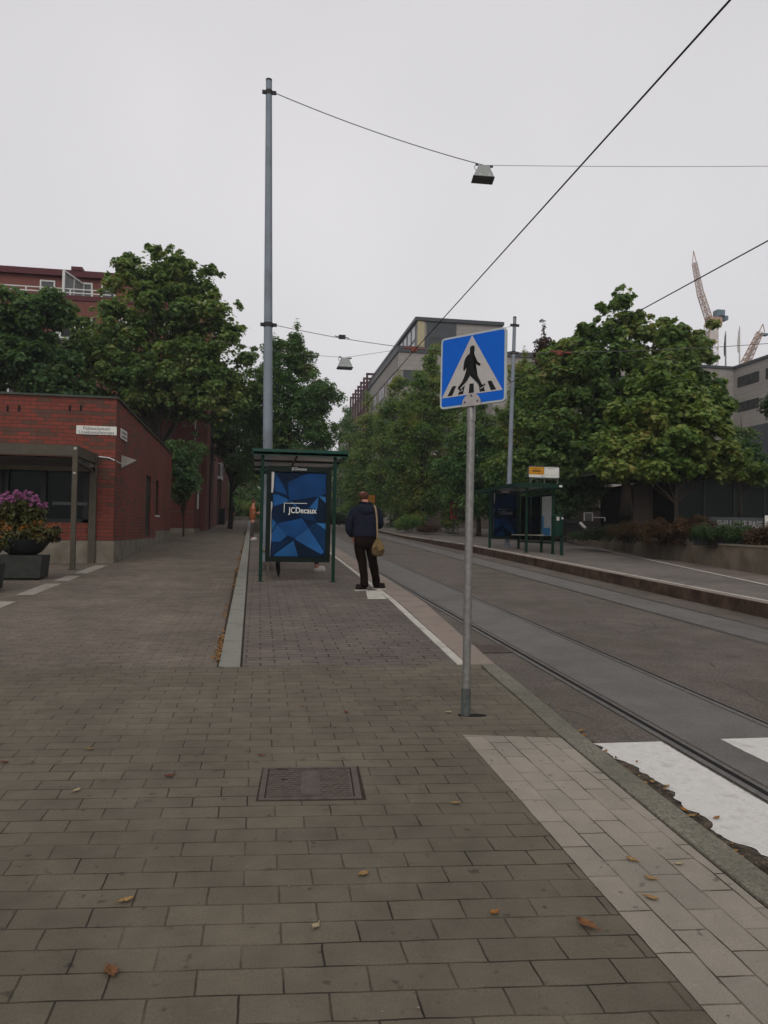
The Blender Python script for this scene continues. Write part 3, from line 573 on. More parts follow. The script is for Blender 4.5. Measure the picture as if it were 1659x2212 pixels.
for P,lb in ((A_,'red insulated hanger where the near contact wire meets the span wire'),(B_,'red insulated hanger on the contact wire right of the far pole')):
    mb=MB(); mb.tube([(-.28,0,.06),(-.1,0,.05)],.028,8); mb.tube([(.06,0,.05),(.3,0,.05)],.026,8); mb.box(-.1,.06,-.03,.03,-.03,.1); mb.tube([(0,0,0),(0,0,-.06)],.02,6); o=mb.build('wire_hanger',M['insul']); o.location=P; tag(o,lb,'insulator','insulated wire hangers')

# ---------------------------------------------------------------- bus shelters
FC=[(M_,p) for M_,p in (
 ((.006,.055,.20),[(300,435),(380,545),(500,780),(300,720)]),((.006,.045,.17),[(515,580),(830,450),(1120,450),(1120,760),(1010,800),(550,865),(520,780)]),
 ((.012,.08,.27),[(275,775),(360,780),(545,865),(410,920),(280,960)]),((.03,.13,.36),[(545,870),(575,880),(690,980),(655,975)]),
 ((.02,.10,.30),[(1005,800),(990,1000),(850,980)]),((.03,.13,.36),[(1010,797),(1120,810),(1120,905)]),((.003,.01,.03),[(1003,810),(1122,930),(1122,1200),(972,1190),(988,1000)]),
 ((.004,.025,.085),[(590,930),(690,980),(820,1000),(850,985),(980,1190),(740,1130),(600,1000)]),
 ((.008,.06,.22),[(355,1220),(740,1135),(850,1285),(620,1440),(470,1385)]),((.012,.08,.26),[(250,1380),(345,1230),(500,1410),(400,1500),(250,1500)]),((.016,.095,.30),[(255,1140),(330,1215),(262,1340)]),
 ((.018,.10,.32),[(620,1450),(850,1290),(1000,1500),(1105,1650),(1060,1682),(900,1610)]),((.015,.09,.28),[(310,1690),(610,1478),(688,1722),(300,1722)]),
 ((.003,.012,.035),[(614,1480),(900,1602),(1060,1684),(1105,1722),(692,1722)]),((.03,.14,.38),[(970,1205),(1122,1215),(1122,1310)]),((.004,.03,.10),[(852,1284),(968,1206),(1120,1315),(1120,1640)]),
 ((.002,.012,.04),[(320,440),(740,450),(515,560),(470,600),(400,560)]),((.003,.02,.07),[(260,1510),(400,1505),(600,1450),(400,1600),(260,1700)]))]
Hp=homog([(240,425),(1130,445),(1122,1728),(232,1728)],[(0,1.62),(1.12,1.62),(1.12,0),(0,0)])
def facetmat(i,c):
    return mat('poster_facet_%d'%i,tuple(q*k for q,k in zip(c,(.75,.72,.62))),.5,.3,2.2,spec=.08)
def poster(parent,y,dull=1.0):
    """parent-local XZ, poster 1.12 x 1.62 facing -Y"""
    mb=MB(); mb.box(0,1.12,y,y+.01,0,1.62); b=mb.build('poster',mat('poster_navy',(.0015,.010,.032),.5,.3,2.5,spec=.08),parent)
    ms=[];mb=MB()
    for i,(c,p) in enumerate(FC):
        ms.append(facetmat(i,c)); mb.cm=i; q=[Hp(*k) for k in p]; q=[(min(1.119,max(.001,x)),min(1.619,max(.001,z))) for x,z in q]
        mb.add([(x,y-.002-.0006*i,z) for x,z in q],[tuple(range(len(q)))])
    f=mb.build('printed_facets',ms,b)
    ex=[[(0,.86),(.012,.86),(.018,.35),(.004,0),(0,0)],[(0,1.62),(.055,1.615),(.05,1.35),(.035,1.22),(0,1.22)],[(0,1.05),(.028,1.04),(.03,.95),(.015,.86),(0,.86)]]
    flatpoly('torn_white_edge',ex,M['sign_white'],b,y-.018)
    flatpoly('corner_mark',[[Hp(450,903),Hp(820,906),Hp(820,914),Hp(450,912)],[Hp(449,905),Hp(459,905),Hp(456,1050),Hp(447,1050)]],M['plate_white'],b,y-.018)
    x0,z0=Hp(750,1022); text('poster_lettering','JCDecaux',.158,M['plate_white'],b,(x0,y-.016,z0),bold=.0022,ext=.001,align='CENTER',sx=.88)
    return b
def adcase(t,x,y,z,A,Z=1.95):
    ac=thing('ad_case',None,None); ac.parent=t; ac.location=(x,y,z)
    mb=MB()
    mb.box(0,A,-.05,.08,0,.10); mb.box(0,A,-.05,.08,Z-.12,Z); mb.box(0,.09,-.05,.08,.10,Z-.12); mb.box(A-.09,A,-.05,.08,.10,Z-.12); mb.box(.09,A-.09,.0,.07,.10,Z-.12); mb.build('case_frame',M['frame_black'],ac,bevel=.004)
    po=poster(ac,-.012); po.location=(.09,0,.105); po.scale=((A-.18)/1.12,1,(Z-.23)/1.62)
    text('header_lettering','JCDecaux',.075,M['sign_white'],ac,(A*.5,-.052,Z-.06),bold=.001,ext=.001,align='CENTER')
    return ac
def shelter(name,label,loc,rz,W_,L_,H_,bench=False,xad=.09,roof_over=(.2,.3,.25,.25),adw=1.30):
    """local x across the end panel, local y along the street; ad case closes the y=0 end"""
    t=thing(name,label,'bus shelter',loc,rz,'green bus shelters')
    G_=M['green']
    hz=lambda y:S*y*math.cos(rz)
    for (x,y) in ((0,0),(W_,0),(0,L_),(W_ if bench else 0,L_*.5),(0,L_*.5) if bench else (0,L_*.25)):
        mb=MB(); mb.box(x-.033,x+.033,y-.033,y+.033,hz(y)-.05,H_-.02); mb.box(x-.06,x+.06,y-.06,y+.06,hz(y)-.02,hz(y)+.012); mb.build('post',G_,t,bevel=.006)
    a,b,c,d=roof_over; x0,x1,y0,y1=-a,W_+b,-c,L_+d
    mb=MB(); th=.115; zt=H_+.05
    mb.box(x0,x1,y0-.02,y0,zt-th,zt+.01); mb.box(x0,x1,y1,y1+.02,zt-th,zt+.01); mb.box(x0-.02,x0,y0,y1,zt-th,zt+.01); mb.box(x1,x1+.02,y0,y1,zt-th,zt+.01); rf=mb.build('roof',M['green_roof'],t)
    mb=MB(); nv=12; mb.add([(x0+(x1-x0)*i/nv,y,zt-.03+.05*math.sin(math.pi*i/nv)) for y in(y0,y1) for i in range(nv+1)],[(i,i+1,nv+2+i,nv+1+i) for i in range(nv)]); mb.build('roof_sheet',M['poly'],rf,smooth=True)
    mb=MB()
    k=max(2,int(L_/1.3))
    for j in range(k+1): yy=y0+(y1-y0)*j/k; mb.box(x0,x1,yy-.02,yy+.02,zt-.10,zt-.05)
    mb.box(W_*.45,W_*.45+.04,y0,y1,zt-.14,zt-.10); mb.build('roof_beam',M['frame_black'],rf)
    adcase(t,xad,0,.40,adw)
    # glass back wall (street side open)
    if not bench:
        for j in range(3):
            ya=L_*j/3+.05; yb=L_*(j+1)/3-.05; mb=MB(); mb.box(-.008,.0,ya,yb,.35,H_-.25); mb.build('glass_pane',M['glass'],t)
        for j in range(3):
            ya=L_*j/3; mb=MB(); mb.box(-.02,.02,ya+.03,ya+L_/3-.03,.31,.35); mb.build('rail',G_,t); mb=MB(); mb.box(-.02,.02,ya+.03,ya+L_/3-.03,H_-.25,H_-.21); mb.build('rail',G_,t)
    return t
HS=G(560,1257); ZS=AY(650,972,15.75)[2]-g(15.75)-.05
st=shelter('bus_shelter','green bus shelter with the large blue poster facing the camera, on the near platform',(.045,15.75,g(15.75)),0,1.47,5.1,ZS-.02,roof_over=(.19,.24,.12,.15))
mb=MB(); mb.box(.05,.35,2.2,4.6,.44+.08,.48+.08); [mb.box(.15,.2,y,y+.05,.0+S*y,.52) for y in (2.4,4.3)]; mb.build('bench',M['wood'],st,bevel=.005)
mb=MB(); mb.box(.25,.85,.5,.62,2.05,2.35); mb.build('timetable_box',M['frame_black'],st)
# far shelter: its ad case closes the far end, the map hangs on the back wall
t=thing('bus_shelter','dark green bus shelter across the tracks with route board on its roof','bus shelter',(8.6,24.4,g(24.4,.104)),0,'green bus shelters')
G_=M['green']; H_=2.28
for x,y in ((.02,3.7),(1.16,3.7),(.5,1.0),(1.2,1.4),(1.2,.35)):
    mb=MB(); mb.box(x-.04,x+.04,y-.04,y+.04,S*y-.05,H_); mb.box(x-.07,x+.07,y-.07,y+.07,S*y-.02,S*y+.012); mb.build('post',G_,t,bevel=.006)
mb=MB(); x0,x1,y0,y1,zt,th=-.3,1.34,-.15,4.6,H_+.06,.12
mb.box(x0,x1,y0-.02,y0,zt-th,zt+.01); mb.box(x0,x1,y1,y1+.02,zt-th,zt+.01); mb.box(x0-.02,x0,y0,y1,zt-th,zt+.01); mb.box(x1,x1+.02,y0,y1,zt-th,zt+.01); rf=mb.build('roof',M['green'],t)
mb=MB(); mb.add([(x0+(x1-x0)*i/10,y,zt-.03+.05*math.sin(math.pi*i/10)) for y in(y0,y1) for i in range(11)],[(i,i+1,12+i,11+i) for i in range(10)]); mb.build('roof_sheet',M['poly'],rf,smooth=True)
mb=MB(); mb.box(1.2,1.3,y0-.03,y0-.02,zt-.09,zt-.03); mb.build('stop_number_plate',M['plate_white'],rf)
ac_=adcase(t,.06,3.68,.35+S*3.7,1.08,1.85)
mb=MB(); mb.box(.09,.99,-.034,-.030,.105,1.72); mb.build('case_shade_pane',glassmat('case_shade_tint',(.66,.68,.7),.05,.1,1.0),ac_)  # pane added to dim the poster; its tint stands in for shade and reflections
for ya,yb in ((.4,1.35),(1.45,2.5),(2.55,3.6)):
    mb=MB(); mb.box(1.19,1.2,ya,yb,.45,H_-.2); mb.build('glass_pane',M['glass'],t)
mb=MB(); mb.box(1.165,1.18,.42,1.3,.62,1.98); mp=mb.build('route_map',mat('map_print',(.20,.22,.22),.5),t)
mb=MB(); mb.box(1.16,1.164,.5,1.25,.64,.9); mb.box(1.16,1.164,1.1,1.28,.9,1.3); mb.build('blue_timetable',mat('timetable_blue',(.02,.10,.22),.5),mp)
mb=MB(); mb.box(.85,1.12,.9,3.6,.62,.66); mb.build('bench',mat('pale_bench',(.26,.24,.2),.6),t,bevel=.004)
mb=MB(); mb.box(1.15,1.22,.4,3.6,.36,.42); mb.build('rail',G_,t); mb=MB(); mb.box(1.15,1.22,.4,3.6,H_-.24,H_-.18); mb.build('rail',G_,t)
# route board on the roof
t=thing('route_board','small orange and white tram stop board standing on the far shelter roof','stop sign',(8.78,24.3,g(24.4,.104)+H_+.07))
w=.5
mb=MB(); mb.box(-.04,1.08,.02,.06,.17,.21); mb.box(-.04,1.08,.02,.06,.55,.59); mb.box(-.04,0,.02,.06,.17,.59); mb.box(1.04,1.08,.02,.06,.17,.59); [mb.box(x,x+.03,.02,.05,-.05,.2) for x in (.04,.52,.98)]; mb.build('frame',M['galv_dark'],t)
mb=MB(); mb.box(0,.515,.01,.05,.30,.55); o=mb.build('orange_panel',M['yellow'],t)
mb=MB(); mb.box(.10,.40,.004,.0095,.40,.435); mb.build('dark_line',M['black'],o)
mb=MB(); mb.box(.14,.36,.004,.0095,.485,.50); mb.build('route_name_line',mat('dark_orange',(.2,.08,.01)),o); mb=MB(); mb.box(.3,.42,.004,.0095,.33,.345); mb.build('route_name_line',mat('dark_orange',(.2,.08,.01)),o)
mb=MB(); mb.box(0,.515,.01,.05,.21,.298); o=mb.build('lower_strip',M['plate_white'],t)
mb=MB(); mb.tube([(.45,.009,.252),(.45,.004,.252)],.022,12); mb.build('round_symbol',mat('teal_print',(.02,.2,.25)),o)
mb=MB(); mb.box(.525,1.04,.01,.05,.21,.55); o=mb.build('white_panel',M['plate_white'],t)
mb=MB(); mb.box(.55,.56,.004,.0095,.49,.53); mb.box(.54,1.0,.004,.0095,.29,.294); mb.box(.65,.9,.004,.0095,.5,.51); mb.build('printed_lines',M['galv_dark'],o)
# litter bin
t=thing('litter_bin','green litter bin on one post at the near end of the far shelter','litter bin',(9.83,24.05,g(24.05,.104)))
mb=MB(); mb.box(-.05,.05,-.03,.03,-.1,1.36); mb.build('post',G_,t,bevel=.008)
mb=MB(); mb.tube([(-.2,-.12,.62),(-.2,-.12,.66),(-.2,-.12,1.3),(-.2,-.12,1.33)],[.15,.19,.2,.17],20); o=mb.build('bin_body',M['green'],t,smooth='auto'); 
mb=MB(); mb.box(-.31,-.22,-.33,-.315,1.14,1.26); mb.build('sticker',M['sign_grey'],o); mb=MB(); mb.box(-.14,-.08,-.325,-.312,1.18,1.25); mb.build('sticker',M['sign_grey'],o)

# ---------------------------------------------------------------- leaves and plants
def leafcloud(clumps,size,n,rng,shape=0,droop=.35,tiers=1.0):
    """numpy leaf mesh: clumps rows (x,y,z,rx,ry,rz,weight)"""
    c=np.array(clumps,float); w=c[:,6]/c[:,6].sum(); idx=rng.choice(len(c),n,p=w)
    d=rng.normal(size=(n,3)); d/=np.linalg.norm(d,axis=1)[:,None]; d[:,2]=np.where(rng.random(n)<.45,np.abs(d[:,2]),d[:,2])
    r=rng.random(n)**.45; P=c[idx,:3]+d*r[:,None]*c[idx,3:6]
    nr=d*.9+rng.normal(size=(n,3))*.55; nr[:,2]+=1.0; nr/=np.linalg.norm(nr,axis=1)[:,None]
    t=d*np.array([1,1,0])+rng.normal(size=(n,3))*.6; t[:,2]-=droop; t-=nr*(t*nr).sum(1)[:,None]; t/=np.linalg.norm(t,axis=1)[:,None]; b=np.cross(nr,t)
    sz=size*(.65+.7*rng.random(n))
    if shape==0: tpl=np.array([(0,-.15,0),(.45,.2,-.06),(.12,.5,.02),(0,1.0,-.1),(-.12,.5,.02),(-.45,.2,-.06)]); fc=[(0,1,2,5),(5,2,3,4)]; fc=[(0,1,2,3,4,5)]
    elif shape==1: tpl=np.array([(0,-.1,0),(.30,-.05,-.05),(.62,.28,-.12),(.30,.34,0),(.36,.72,-.08),(.12,.58,.02),(0,1.02,-.08),(-.12,.58,.02),(-.36,.72,-.08),(-.30,.34,0),(-.62,.28,-.12),(-.30,-.05,-.05)]); fc=[tuple(range(12))]
    else: tpl=np.array([(0,-.1,0),(.32,.35,-.03),(0,1.0,-.08),(-.32,.35,-.03)]); fc=[(0,1,2,3)]
    k=len(tpl); V=P[:,None,:]+sz[:,None,None]*(tpl[None,:,0:1]*b[:,None,:]+(tpl[None,:,1:2]-.4)*t[:,None,:]+tpl[None,:,2:3]*nr[:,None,:])
    return V.reshape(-1,3),k
def leafmesh(name,V,k,m,parent=None):
    n=len(V)//k; me=bpy.data.meshes.new(name); me.vertices.add(len(V)); me.vertices.foreach_set('co',V.astype(np.float32).ravel())
    me.loops.add(len(V)); me.loops.foreach_set('vertex_index',np.arange(len(V),dtype=np.int32)); me.polygons.add(n)
    me.polygons.foreach_set('loop_start',np.arange(0,len(V),k,dtype=np.int32)); me.polygons.foreach_set('loop_total',np.full(n,k,dtype=np.int32)); me.update(calc_edges=True); me.materials.append(m)
    o=bpy.data.objects.new(name,me); COL.objects.link(o)
    if parent is not None: o.parent=parent
    return o
LM={
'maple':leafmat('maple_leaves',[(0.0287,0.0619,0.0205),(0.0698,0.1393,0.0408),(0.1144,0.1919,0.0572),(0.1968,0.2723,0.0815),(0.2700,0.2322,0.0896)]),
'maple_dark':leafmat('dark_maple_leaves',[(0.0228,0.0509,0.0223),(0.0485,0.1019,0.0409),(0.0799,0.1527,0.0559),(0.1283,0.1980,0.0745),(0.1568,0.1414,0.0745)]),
'bright':leafmat('bright_maple_leaves',[(0.0398,0.0744,0.0183),(0.0718,0.1323,0.0296),(0.1197,0.1901,0.0410),(0.1756,0.2396,0.0568),(0.2395,0.2149,0.0568)],.35),
'lime':leafmat('lime_leaves',[(0.0260,0.0699,0.0259),(0.0520,0.1210,0.0407),(0.0810,0.1656,0.0517),(0.1216,0.2039,0.0665),(0.2026,0.1752,0.0591)]),
'lime_y':leafmat('yellowing_lime_leaves',[(0.0313,0.0804,0.0254),(0.0627,0.1378,0.0382),(0.1074,0.1893,0.0476),(0.1678,0.2295,0.0572),(0.3131,0.2438,0.0508)]),
'rust':leafmat('rust_shrub_leaves',[(0.0180,0.0108,0.0048),(0.0450,0.0180,0.0072),(0.0660,0.0252,0.0096),(0.0360,0.0330,0.0108),(0.0210,0.0270,0.0084)],.15),
'juniper':leafmat('juniper_green',[(0.0108,0.0252,0.0072),(0.0225,0.0495,0.0108),(0.0405,0.0765,0.0162)],.15),
'shrub':leafmat('dark_shrub_leaves',[(0.0080,0.0160,0.0060),(0.0160,0.0300,0.0090),(0.0300,0.0450,0.0120)],.15),
'purple':leafmat('purple_petals',[(0.1740,0.0507,0.1500),(0.2828,0.0843,0.2250),(0.3697,0.1350,0.3000),(0.2392,0.0675,0.2063)],.25),
'violet':leafmat('violet_petals',[(0.0480,0.0360,0.1040),(0.0880,0.0640,0.1600),(0.0720,0.0480,0.1280)],.25),
'orangef':leafmat('orange_petals',[(0.1680,0.0420,0.0072),(0.2520,0.0780,0.0120),(0.2700,0.1200,0.0180),(0.1200,0.0300,0.0072)],.25),
'olive':leafmat('olive_flower_leaves',[(0.0240,0.0280,0.0080),(0.0480,0.0520,0.0128),(0.0720,0.0680,0.0176),(0.0600,0.0400,0.0160)],.25)}
def tree(name,label,x,y,zb,H,blobs,lm,seed,nleaf,leaf,clump=.75,nclump=70,tr=.16,group='street trees',shape=0,trunk_h=.28,bark='bark',lean=(0,0),flat=.68,kind=None,inner=.25,fill=.32,spr=.5):
    """blobs (dx,dy,z,rx,ry,rz) in metres from the base; trunk, limbs to the clumps, leaves round each clump"""
    rng=np.random.default_rng(seed); B=np.array(blobs,float); a=(B[:,3]*B[:,4]+B[:,4]*B[:,5]+B[:,3]*B[:,5])
    t=thing(name,label,'tree',(x,y,zb),0,group)
    cl=[]
    idx=rng.choice(len(B),nclump,p=a/a.sum())
    for i in idx:
        d=rng.normal(size=3); d/=np.linalg.norm(d); r=rng.uniform(.72,.98) if rng.random()>inner else rng.uniform(.15,.7)
        p=B[i,:3]+d*r*B[i,3:6]; rc=clump*rng.uniform(.6,1.25); cl.append((*p,rc*rng.uniform(.8,1.2),rc*rng.uniform(.8,1.2),rc*flat,rc*rc))
    for q in B: cl.append((q[0],q[1],q[2],q[3]*.93,q[4]*.93,q[5]*.93,q[3]*q[5]*fill))
    # small outlying sprigs that break the outline
    for i in rng.choice(len(B),int(nclump*spr),p=a/a.sum()):
        d=rng.normal(size=3); d[2]=abs(d[2])*.8+.1 if rng.random()<.6 else d[2]; d/=np.linalg.norm(d); p=B[i,:3]+d*rng.uniform(.98,1.12)*B[i,3:6]; rc=clump*rng.uniform(.28,.5); cl.append((*p,rc,rc,rc*.8,rc*rc*.8))
    V,k=leafcloud(cl,leaf*.88,int(nleaf*1.1),rng,shape)
    leafmesh('crown',V,k,LM[lm],t)
    mb=MB(); top=Vector((lean[0],lean[1],H*.82)); base=Vector((0,0,-.4)); tp=[]
    for q in range(9):
        u=q/8; tp.append(base.lerp(top,u)+Vector((math.sin(u*5+seed)*.12*u,math.cos(u*4+seed)*.12*u,0)))
    mb.tube(tp,[tr*(1.35 if q==0 else 1)*(1-.88*(q/8)) for q in range(9)],10)
    order=list(range(min(40,nclump)))
    for i in order:
        c=Vector(cl[i][:3]); u=max(trunk_h,min(.8,(c.z/H)*.62)); o=base.lerp(top,u)+Vector((math.sin(u*5+seed)*.12*u,math.cos(u*4+seed)*.12*u,0)); L=(c-o).length
        mid=o.lerp(c,.5)+Vector((0,0,L*.10)); r0=min(tr*.38,.012+L*.012)
        mb.tube([o,o.lerp(mid,.5)+Vector(rng.normal(size=3)*.04*L*.3),mid,c],[r0,r0*.75,r0*.5,.008],6,False)
    mb.build('trunk',M[bark],t,smooth=True)
    return t
def shrub(label,cat,x,y,zb,blobs,lm,seed,n,leaf,clump=.22,nc=40,group=None,shape=2,name='shrub'):
    rng=np.random.default_rng(seed); B=np.array(blobs,float); t=thing(name,label,cat,(x,y,zb),0,group); cl=[]
    for i in rng.choice(len(B),nc):
        d=rng.normal(size=3); d/=np.linalg.norm(d); d[2]=abs(d[2])*1.0 if rng.random()<.75 else d[2]; p=B[i,:3]+d*rng.uniform(.5,1.0)*B[i,3:6]; rc=clump*rng.uniform(.6,1.3); cl.append((*p,rc,rc,rc*.9,rc))
    V,k=leafcloud(cl,leaf*.62,int(n*2.4),rng,shape); V[:,2]=np.maximum(V[:,2],.0); leafmesh('foliage',V,k,LM[lm],t)
    mb=MB()
    for c in cl[:14]: mb.tube([(c[0]*.3,c[1]*.3,-.05),(c[0]*.6,c[1]*.6,c[2]*.6),(c[0],c[1],c[2])],[.012,.008,.004],5,False)
    mb.build('stems',M['bark'],t); return t
def pxblob(px,py,rpx,rpy,Y,base,dy=0,depth=None):
    """ellipsoid whose outline was measured in the photograph, at its real distance"""
    c=AY(px,py,Y+dy); s=(Y+dy)/FOC/.985; return (c[0]-base[0],dy,c[2]-base[2],rpx*s,depth or rpx*s*.9,rpy*s)

# ---- left maples behind the low brick building
Y=40.5; bx=AY(337,1000,Y)[0]; base=(bx,Y,g(Y,-.1))
bl=[pxblob(325,690,105,110,Y,base),pxblob(335,600,78,62,Y,base),pxblob(405,620,70,60,Y,base,.6),pxblob(440,700,80,70,Y,base),pxblob(460,790,85,80,Y,base,.5),pxblob(250,730,90,70,Y,base,-.5),pxblob(190,790,90,68,Y,base),pxblob(270,820,110,70,Y,base,-1),pxblob(390,810,100,75,Y,base,-1),pxblob(520,850,52,60,Y,base,.8),pxblob(440,880,85,55,Y,base),pxblob(340,850,80,60,Y,base,1)]
tree('maple_tree','large dense maple rising over the low brick building in front of red flats',bx,Y,base[2],13.3,bl,'maple',11,66000,.19,.52,330,.22,'trees on the left',1,.3,fill=.16,spr=.7)
Y=37.; bx=AY(60,950,Y)[0]; base=(bx,Y,g(Y,-.1))
bl=[pxblob(20,700,85,60,Y,base),pxblob(95,675,48,36,Y,base),pxblob(60,790,95,60,Y,base),pxblob(-40,760,90,90,Y,base),pxblob(130,770,45,45,Y,base,.5),pxblob(110,830,80,45,Y,base)]
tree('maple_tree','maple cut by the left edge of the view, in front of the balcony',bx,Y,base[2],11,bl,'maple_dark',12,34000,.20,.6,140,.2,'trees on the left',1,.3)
Y=52.; bx=AY(500,1000,Y)[0]; base=(bx,Y,g(Y,-.1))
bl=[pxblob(505,880,55,70,Y,base),pxblob(510,965,55,60,Y,base,1),pxblob(470,930,35,40,Y,base),pxblob(545,1010,38,45,Y,base)]
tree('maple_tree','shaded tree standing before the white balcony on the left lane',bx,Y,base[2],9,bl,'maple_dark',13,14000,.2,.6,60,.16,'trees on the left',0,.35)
Y=38.5; bx=AY(398,1060,Y)[0]; base=(bx,Y,g(Y,-.1))
bl=[pxblob(390,1015,26,42,Y,base),pxblob(412,985,32,32,Y,base,.3),pxblob(385,1055,24,30,Y,base),pxblob(410,1045,20,26,Y,base,-.3),pxblob(380,975,22,26,Y,base)]
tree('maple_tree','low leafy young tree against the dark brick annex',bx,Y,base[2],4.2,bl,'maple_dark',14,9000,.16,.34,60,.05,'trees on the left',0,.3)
# ---- conical lime beyond the near shelter, in the median
Y=46.; bx=1.45; base=(bx,Y,g(Y))
bl=[pxblob(641,712,11,28,Y,base),pxblob(632,765,28,40,Y,base),pxblob(648,800,40,45,Y,base,.4),pxblob(600,790,42,45,Y,base),pxblob(570,830,50,50,Y,base),pxblob(655,855,62,55,Y,base),pxblob(700,850,36,22,Y,base),pxblob(600,880,70,60,Y,base,-.5),pxblob(625,950,85,60,Y,base),pxblob(560,930,50,60,Y,base),pxblob(690,940,45,50,Y,base,.5),pxblob(640,1010,80,45,Y,base),pxblob(540,1000,40,45,Y,base),pxblob(590,745,14,34,Y,base)]
tree('lime_tree','tall pointed lime tree just right of the tall grey pole',bx,Y,base[2],13,bl,'lime',21,70000,.16,.5,330,.16,'street trees',0,.25,flat=.8)
# ---- row of trees on the right side of the street
def rowtree(label,pxs,Y,top,bot,wid,lm,seed,n,leaf=.16,baseY=None,bark='bark',tr=.15,cl=.6,nc=110,kindn='lime_tree',trunkpx=None):
    bx=AY(trunkpx or pxs,1100,Y)[0]; base=(bx,Y,g(Y,.1)); h=bot-top; bl=[]
    prof=[(.10,.22),(.25,.5),(.42,.78),(.6,.95),(.78,1.0),(.92,.9),(1.03,.55)]
    r=random.Random(seed)
    for f,wd in prof:
        for s_ in (-.45,.45) if wd>.45 else (0,):
            bl.append(pxblob(pxs+s_*wid*.5*wd+r.uniform(-6,6),top+h*f+r.uniform(-6,6),wid*.5*wd*.62,h*.13,Y,base,r.uniform(-.6,.6)))
    return tree(kindn,label,bx,Y,base[2],(1140-top)/FOC*Y+.6,bl,lm,seed,int(n*1.5),leaf,cl,int(nc*1.5),tr,'street trees',0,.3,bark,flat=.8,fill=.5,spr=.35)
rowtree('slim lime tree in the gap between the conical tree and the office block',757,84,880,1110,100,'lime',31,12000,.22,cl=.9,nc=70)
rowtree('dark lime tree below the pergola frames of the office block',800,70,850,1100,110,'lime_y',32,16000,.2,cl=.8,nc=80)
rowtree('lime tree with yellowing top in front of the beige office block',862,60,792,1098,135,'lime_y',33,26000,.18,bark='bark_pale',trunkpx=857,cl=.7,tr=.17)
rowtree('broad lime tree reaching the roof terrace behind the crossing sign',935,50,752,1085,190,'lime_y',34,36000,.17,cl=.66,nc=140,trunkpx=912)
rowtree('dense green lime tree right behind the signpost',1040,44,860,1095,190,'lime',35,32000,.17,cl=.62,nc=130,trunkpx=1035)
rowtree('dark tree filling the gap behind the far grey pole',1135,40,745,1100,150,'lime_y',36,28000,.17,cl=.6,nc=120,trunkpx=1140)
rowtree('reddish-brown crowned tree rising above its neighbours beside the far pole',1172,55,695,960,95,'rust',37,12000,.22,cl=.6,nc=70,kindn='maple_tree')
rowtree('shaded tree over the pavement behind the far shelter',1215,37,800,1085,170,'maple_dark',38,24000,.18,cl=.6,nc=100,kindn='maple_tree')
# ---- the big right maples
Y=29.5; bx=AY(1353,1050,Y)[0]; zb=AY(1353,1095,Y)[2]; base=(bx,Y,zb)
bl=[pxblob(1350,645,26,32,Y,base),pxblob(1322,690,38,42,Y,base),pxblob(1300,735,62,42,Y,base),pxblob(1395,720,62,45,Y,base),pxblob(1440,730,45,40,Y,base,.5),pxblob(1500,760,55,30,Y,base),pxblob(1536,705,9,17,Y,base),pxblob(1518,738,22,24,Y,base),pxblob(1235,790,75,52,Y,base),pxblob(1180,840,60,50,Y,base,.6),pxblob(1320,800,90,60,Y,base,-.6),pxblob(1440,800,80,50,Y,base),pxblob(1260,880,95,60,Y,base),pxblob(1180,920,70,55,Y,base),pxblob(1350,890,90,70,Y,base),pxblob(1200,985,75,45,Y,base),pxblob(1300,985,95,50,Y,base),pxblob(1400,1000,85,45,Y,base),pxblob(1120,1000,38,26,Y,base),pxblob(1510,850,50,45,Y,base,.8)]
tree('maple_tree','biggest maple on the right, its ragged top standing against the sky',bx,Y,zb,(1130-610)/FOC*Y,bl,'maple',41,78000,.185,.36,480,.22,'trees on the right',1,.22,inner=.15,fill=.10,spr=.8)
Y=23.5; bx=AY(1462,1060,Y)[0]; zb=AY(1462,1130,Y)[2]; base=(bx,Y,zb)
bl=[pxblob(1420,830,62,50,Y,base),pxblob(1470,860,80,50,Y,base),pxblob(1380,900,72,42,Y,base),pxblob(1500,920,85,45,Y,base),pxblob(1440,960,90,38,Y,base),pxblob(1340,955,55,32,Y,base),pxblob(1540,985,75,30,Y,base),pxblob(1400,1015,110,22,Y,base),pxblob(1590,1020,70,22,Y,base),pxblob(1530,880,50,40,Y,base,.5),pxblob(1290,1010,40,20,Y,base)]
tree('maple_tree','brighter yellow-green maple in front, nearest the retaining wall',bx,Y,zb,(1130-810)/FOC*Y,bl,'bright',42,36000,.165,.33,280,.09,'trees on the right',1,.25,inner=.15,fill=.12,spr=.8)
Y=34; bx=AY(1600,1060,Y)[0]; zb=AY(1600,1100,Y)[2]; base=(bx,Y,zb)
bl=[pxblob(1575,1000,60,50,Y,base),pxblob(1640,1010,60,45,Y,base),pxblob(1600,950,50,30,Y,base)]
tree('maple_tree','sparse dark tree in front of the glazed pavilion at the right edge',bx,Y,zb,5.5,bl,'maple_dark',43,6000,.18,.4,50,.08,'trees on the right',0,.2)
Y=20; bx=AY(1740,1060,Y)[0]; zb=1.5; base=(bx,Y,zb)
bl=[pxblob(1700,880,48,60,Y,base),pxblob(1745,930,70,90,Y,base),pxblob(1665,875,14,18,Y,base)]
tree('pine_tree','dark conifer branch tips entering at the right edge before the office wing',bx,Y,zb,5.5,bl,'juniper',44,5000,.12,.35,30,.08,'trees on the right',2,.2)
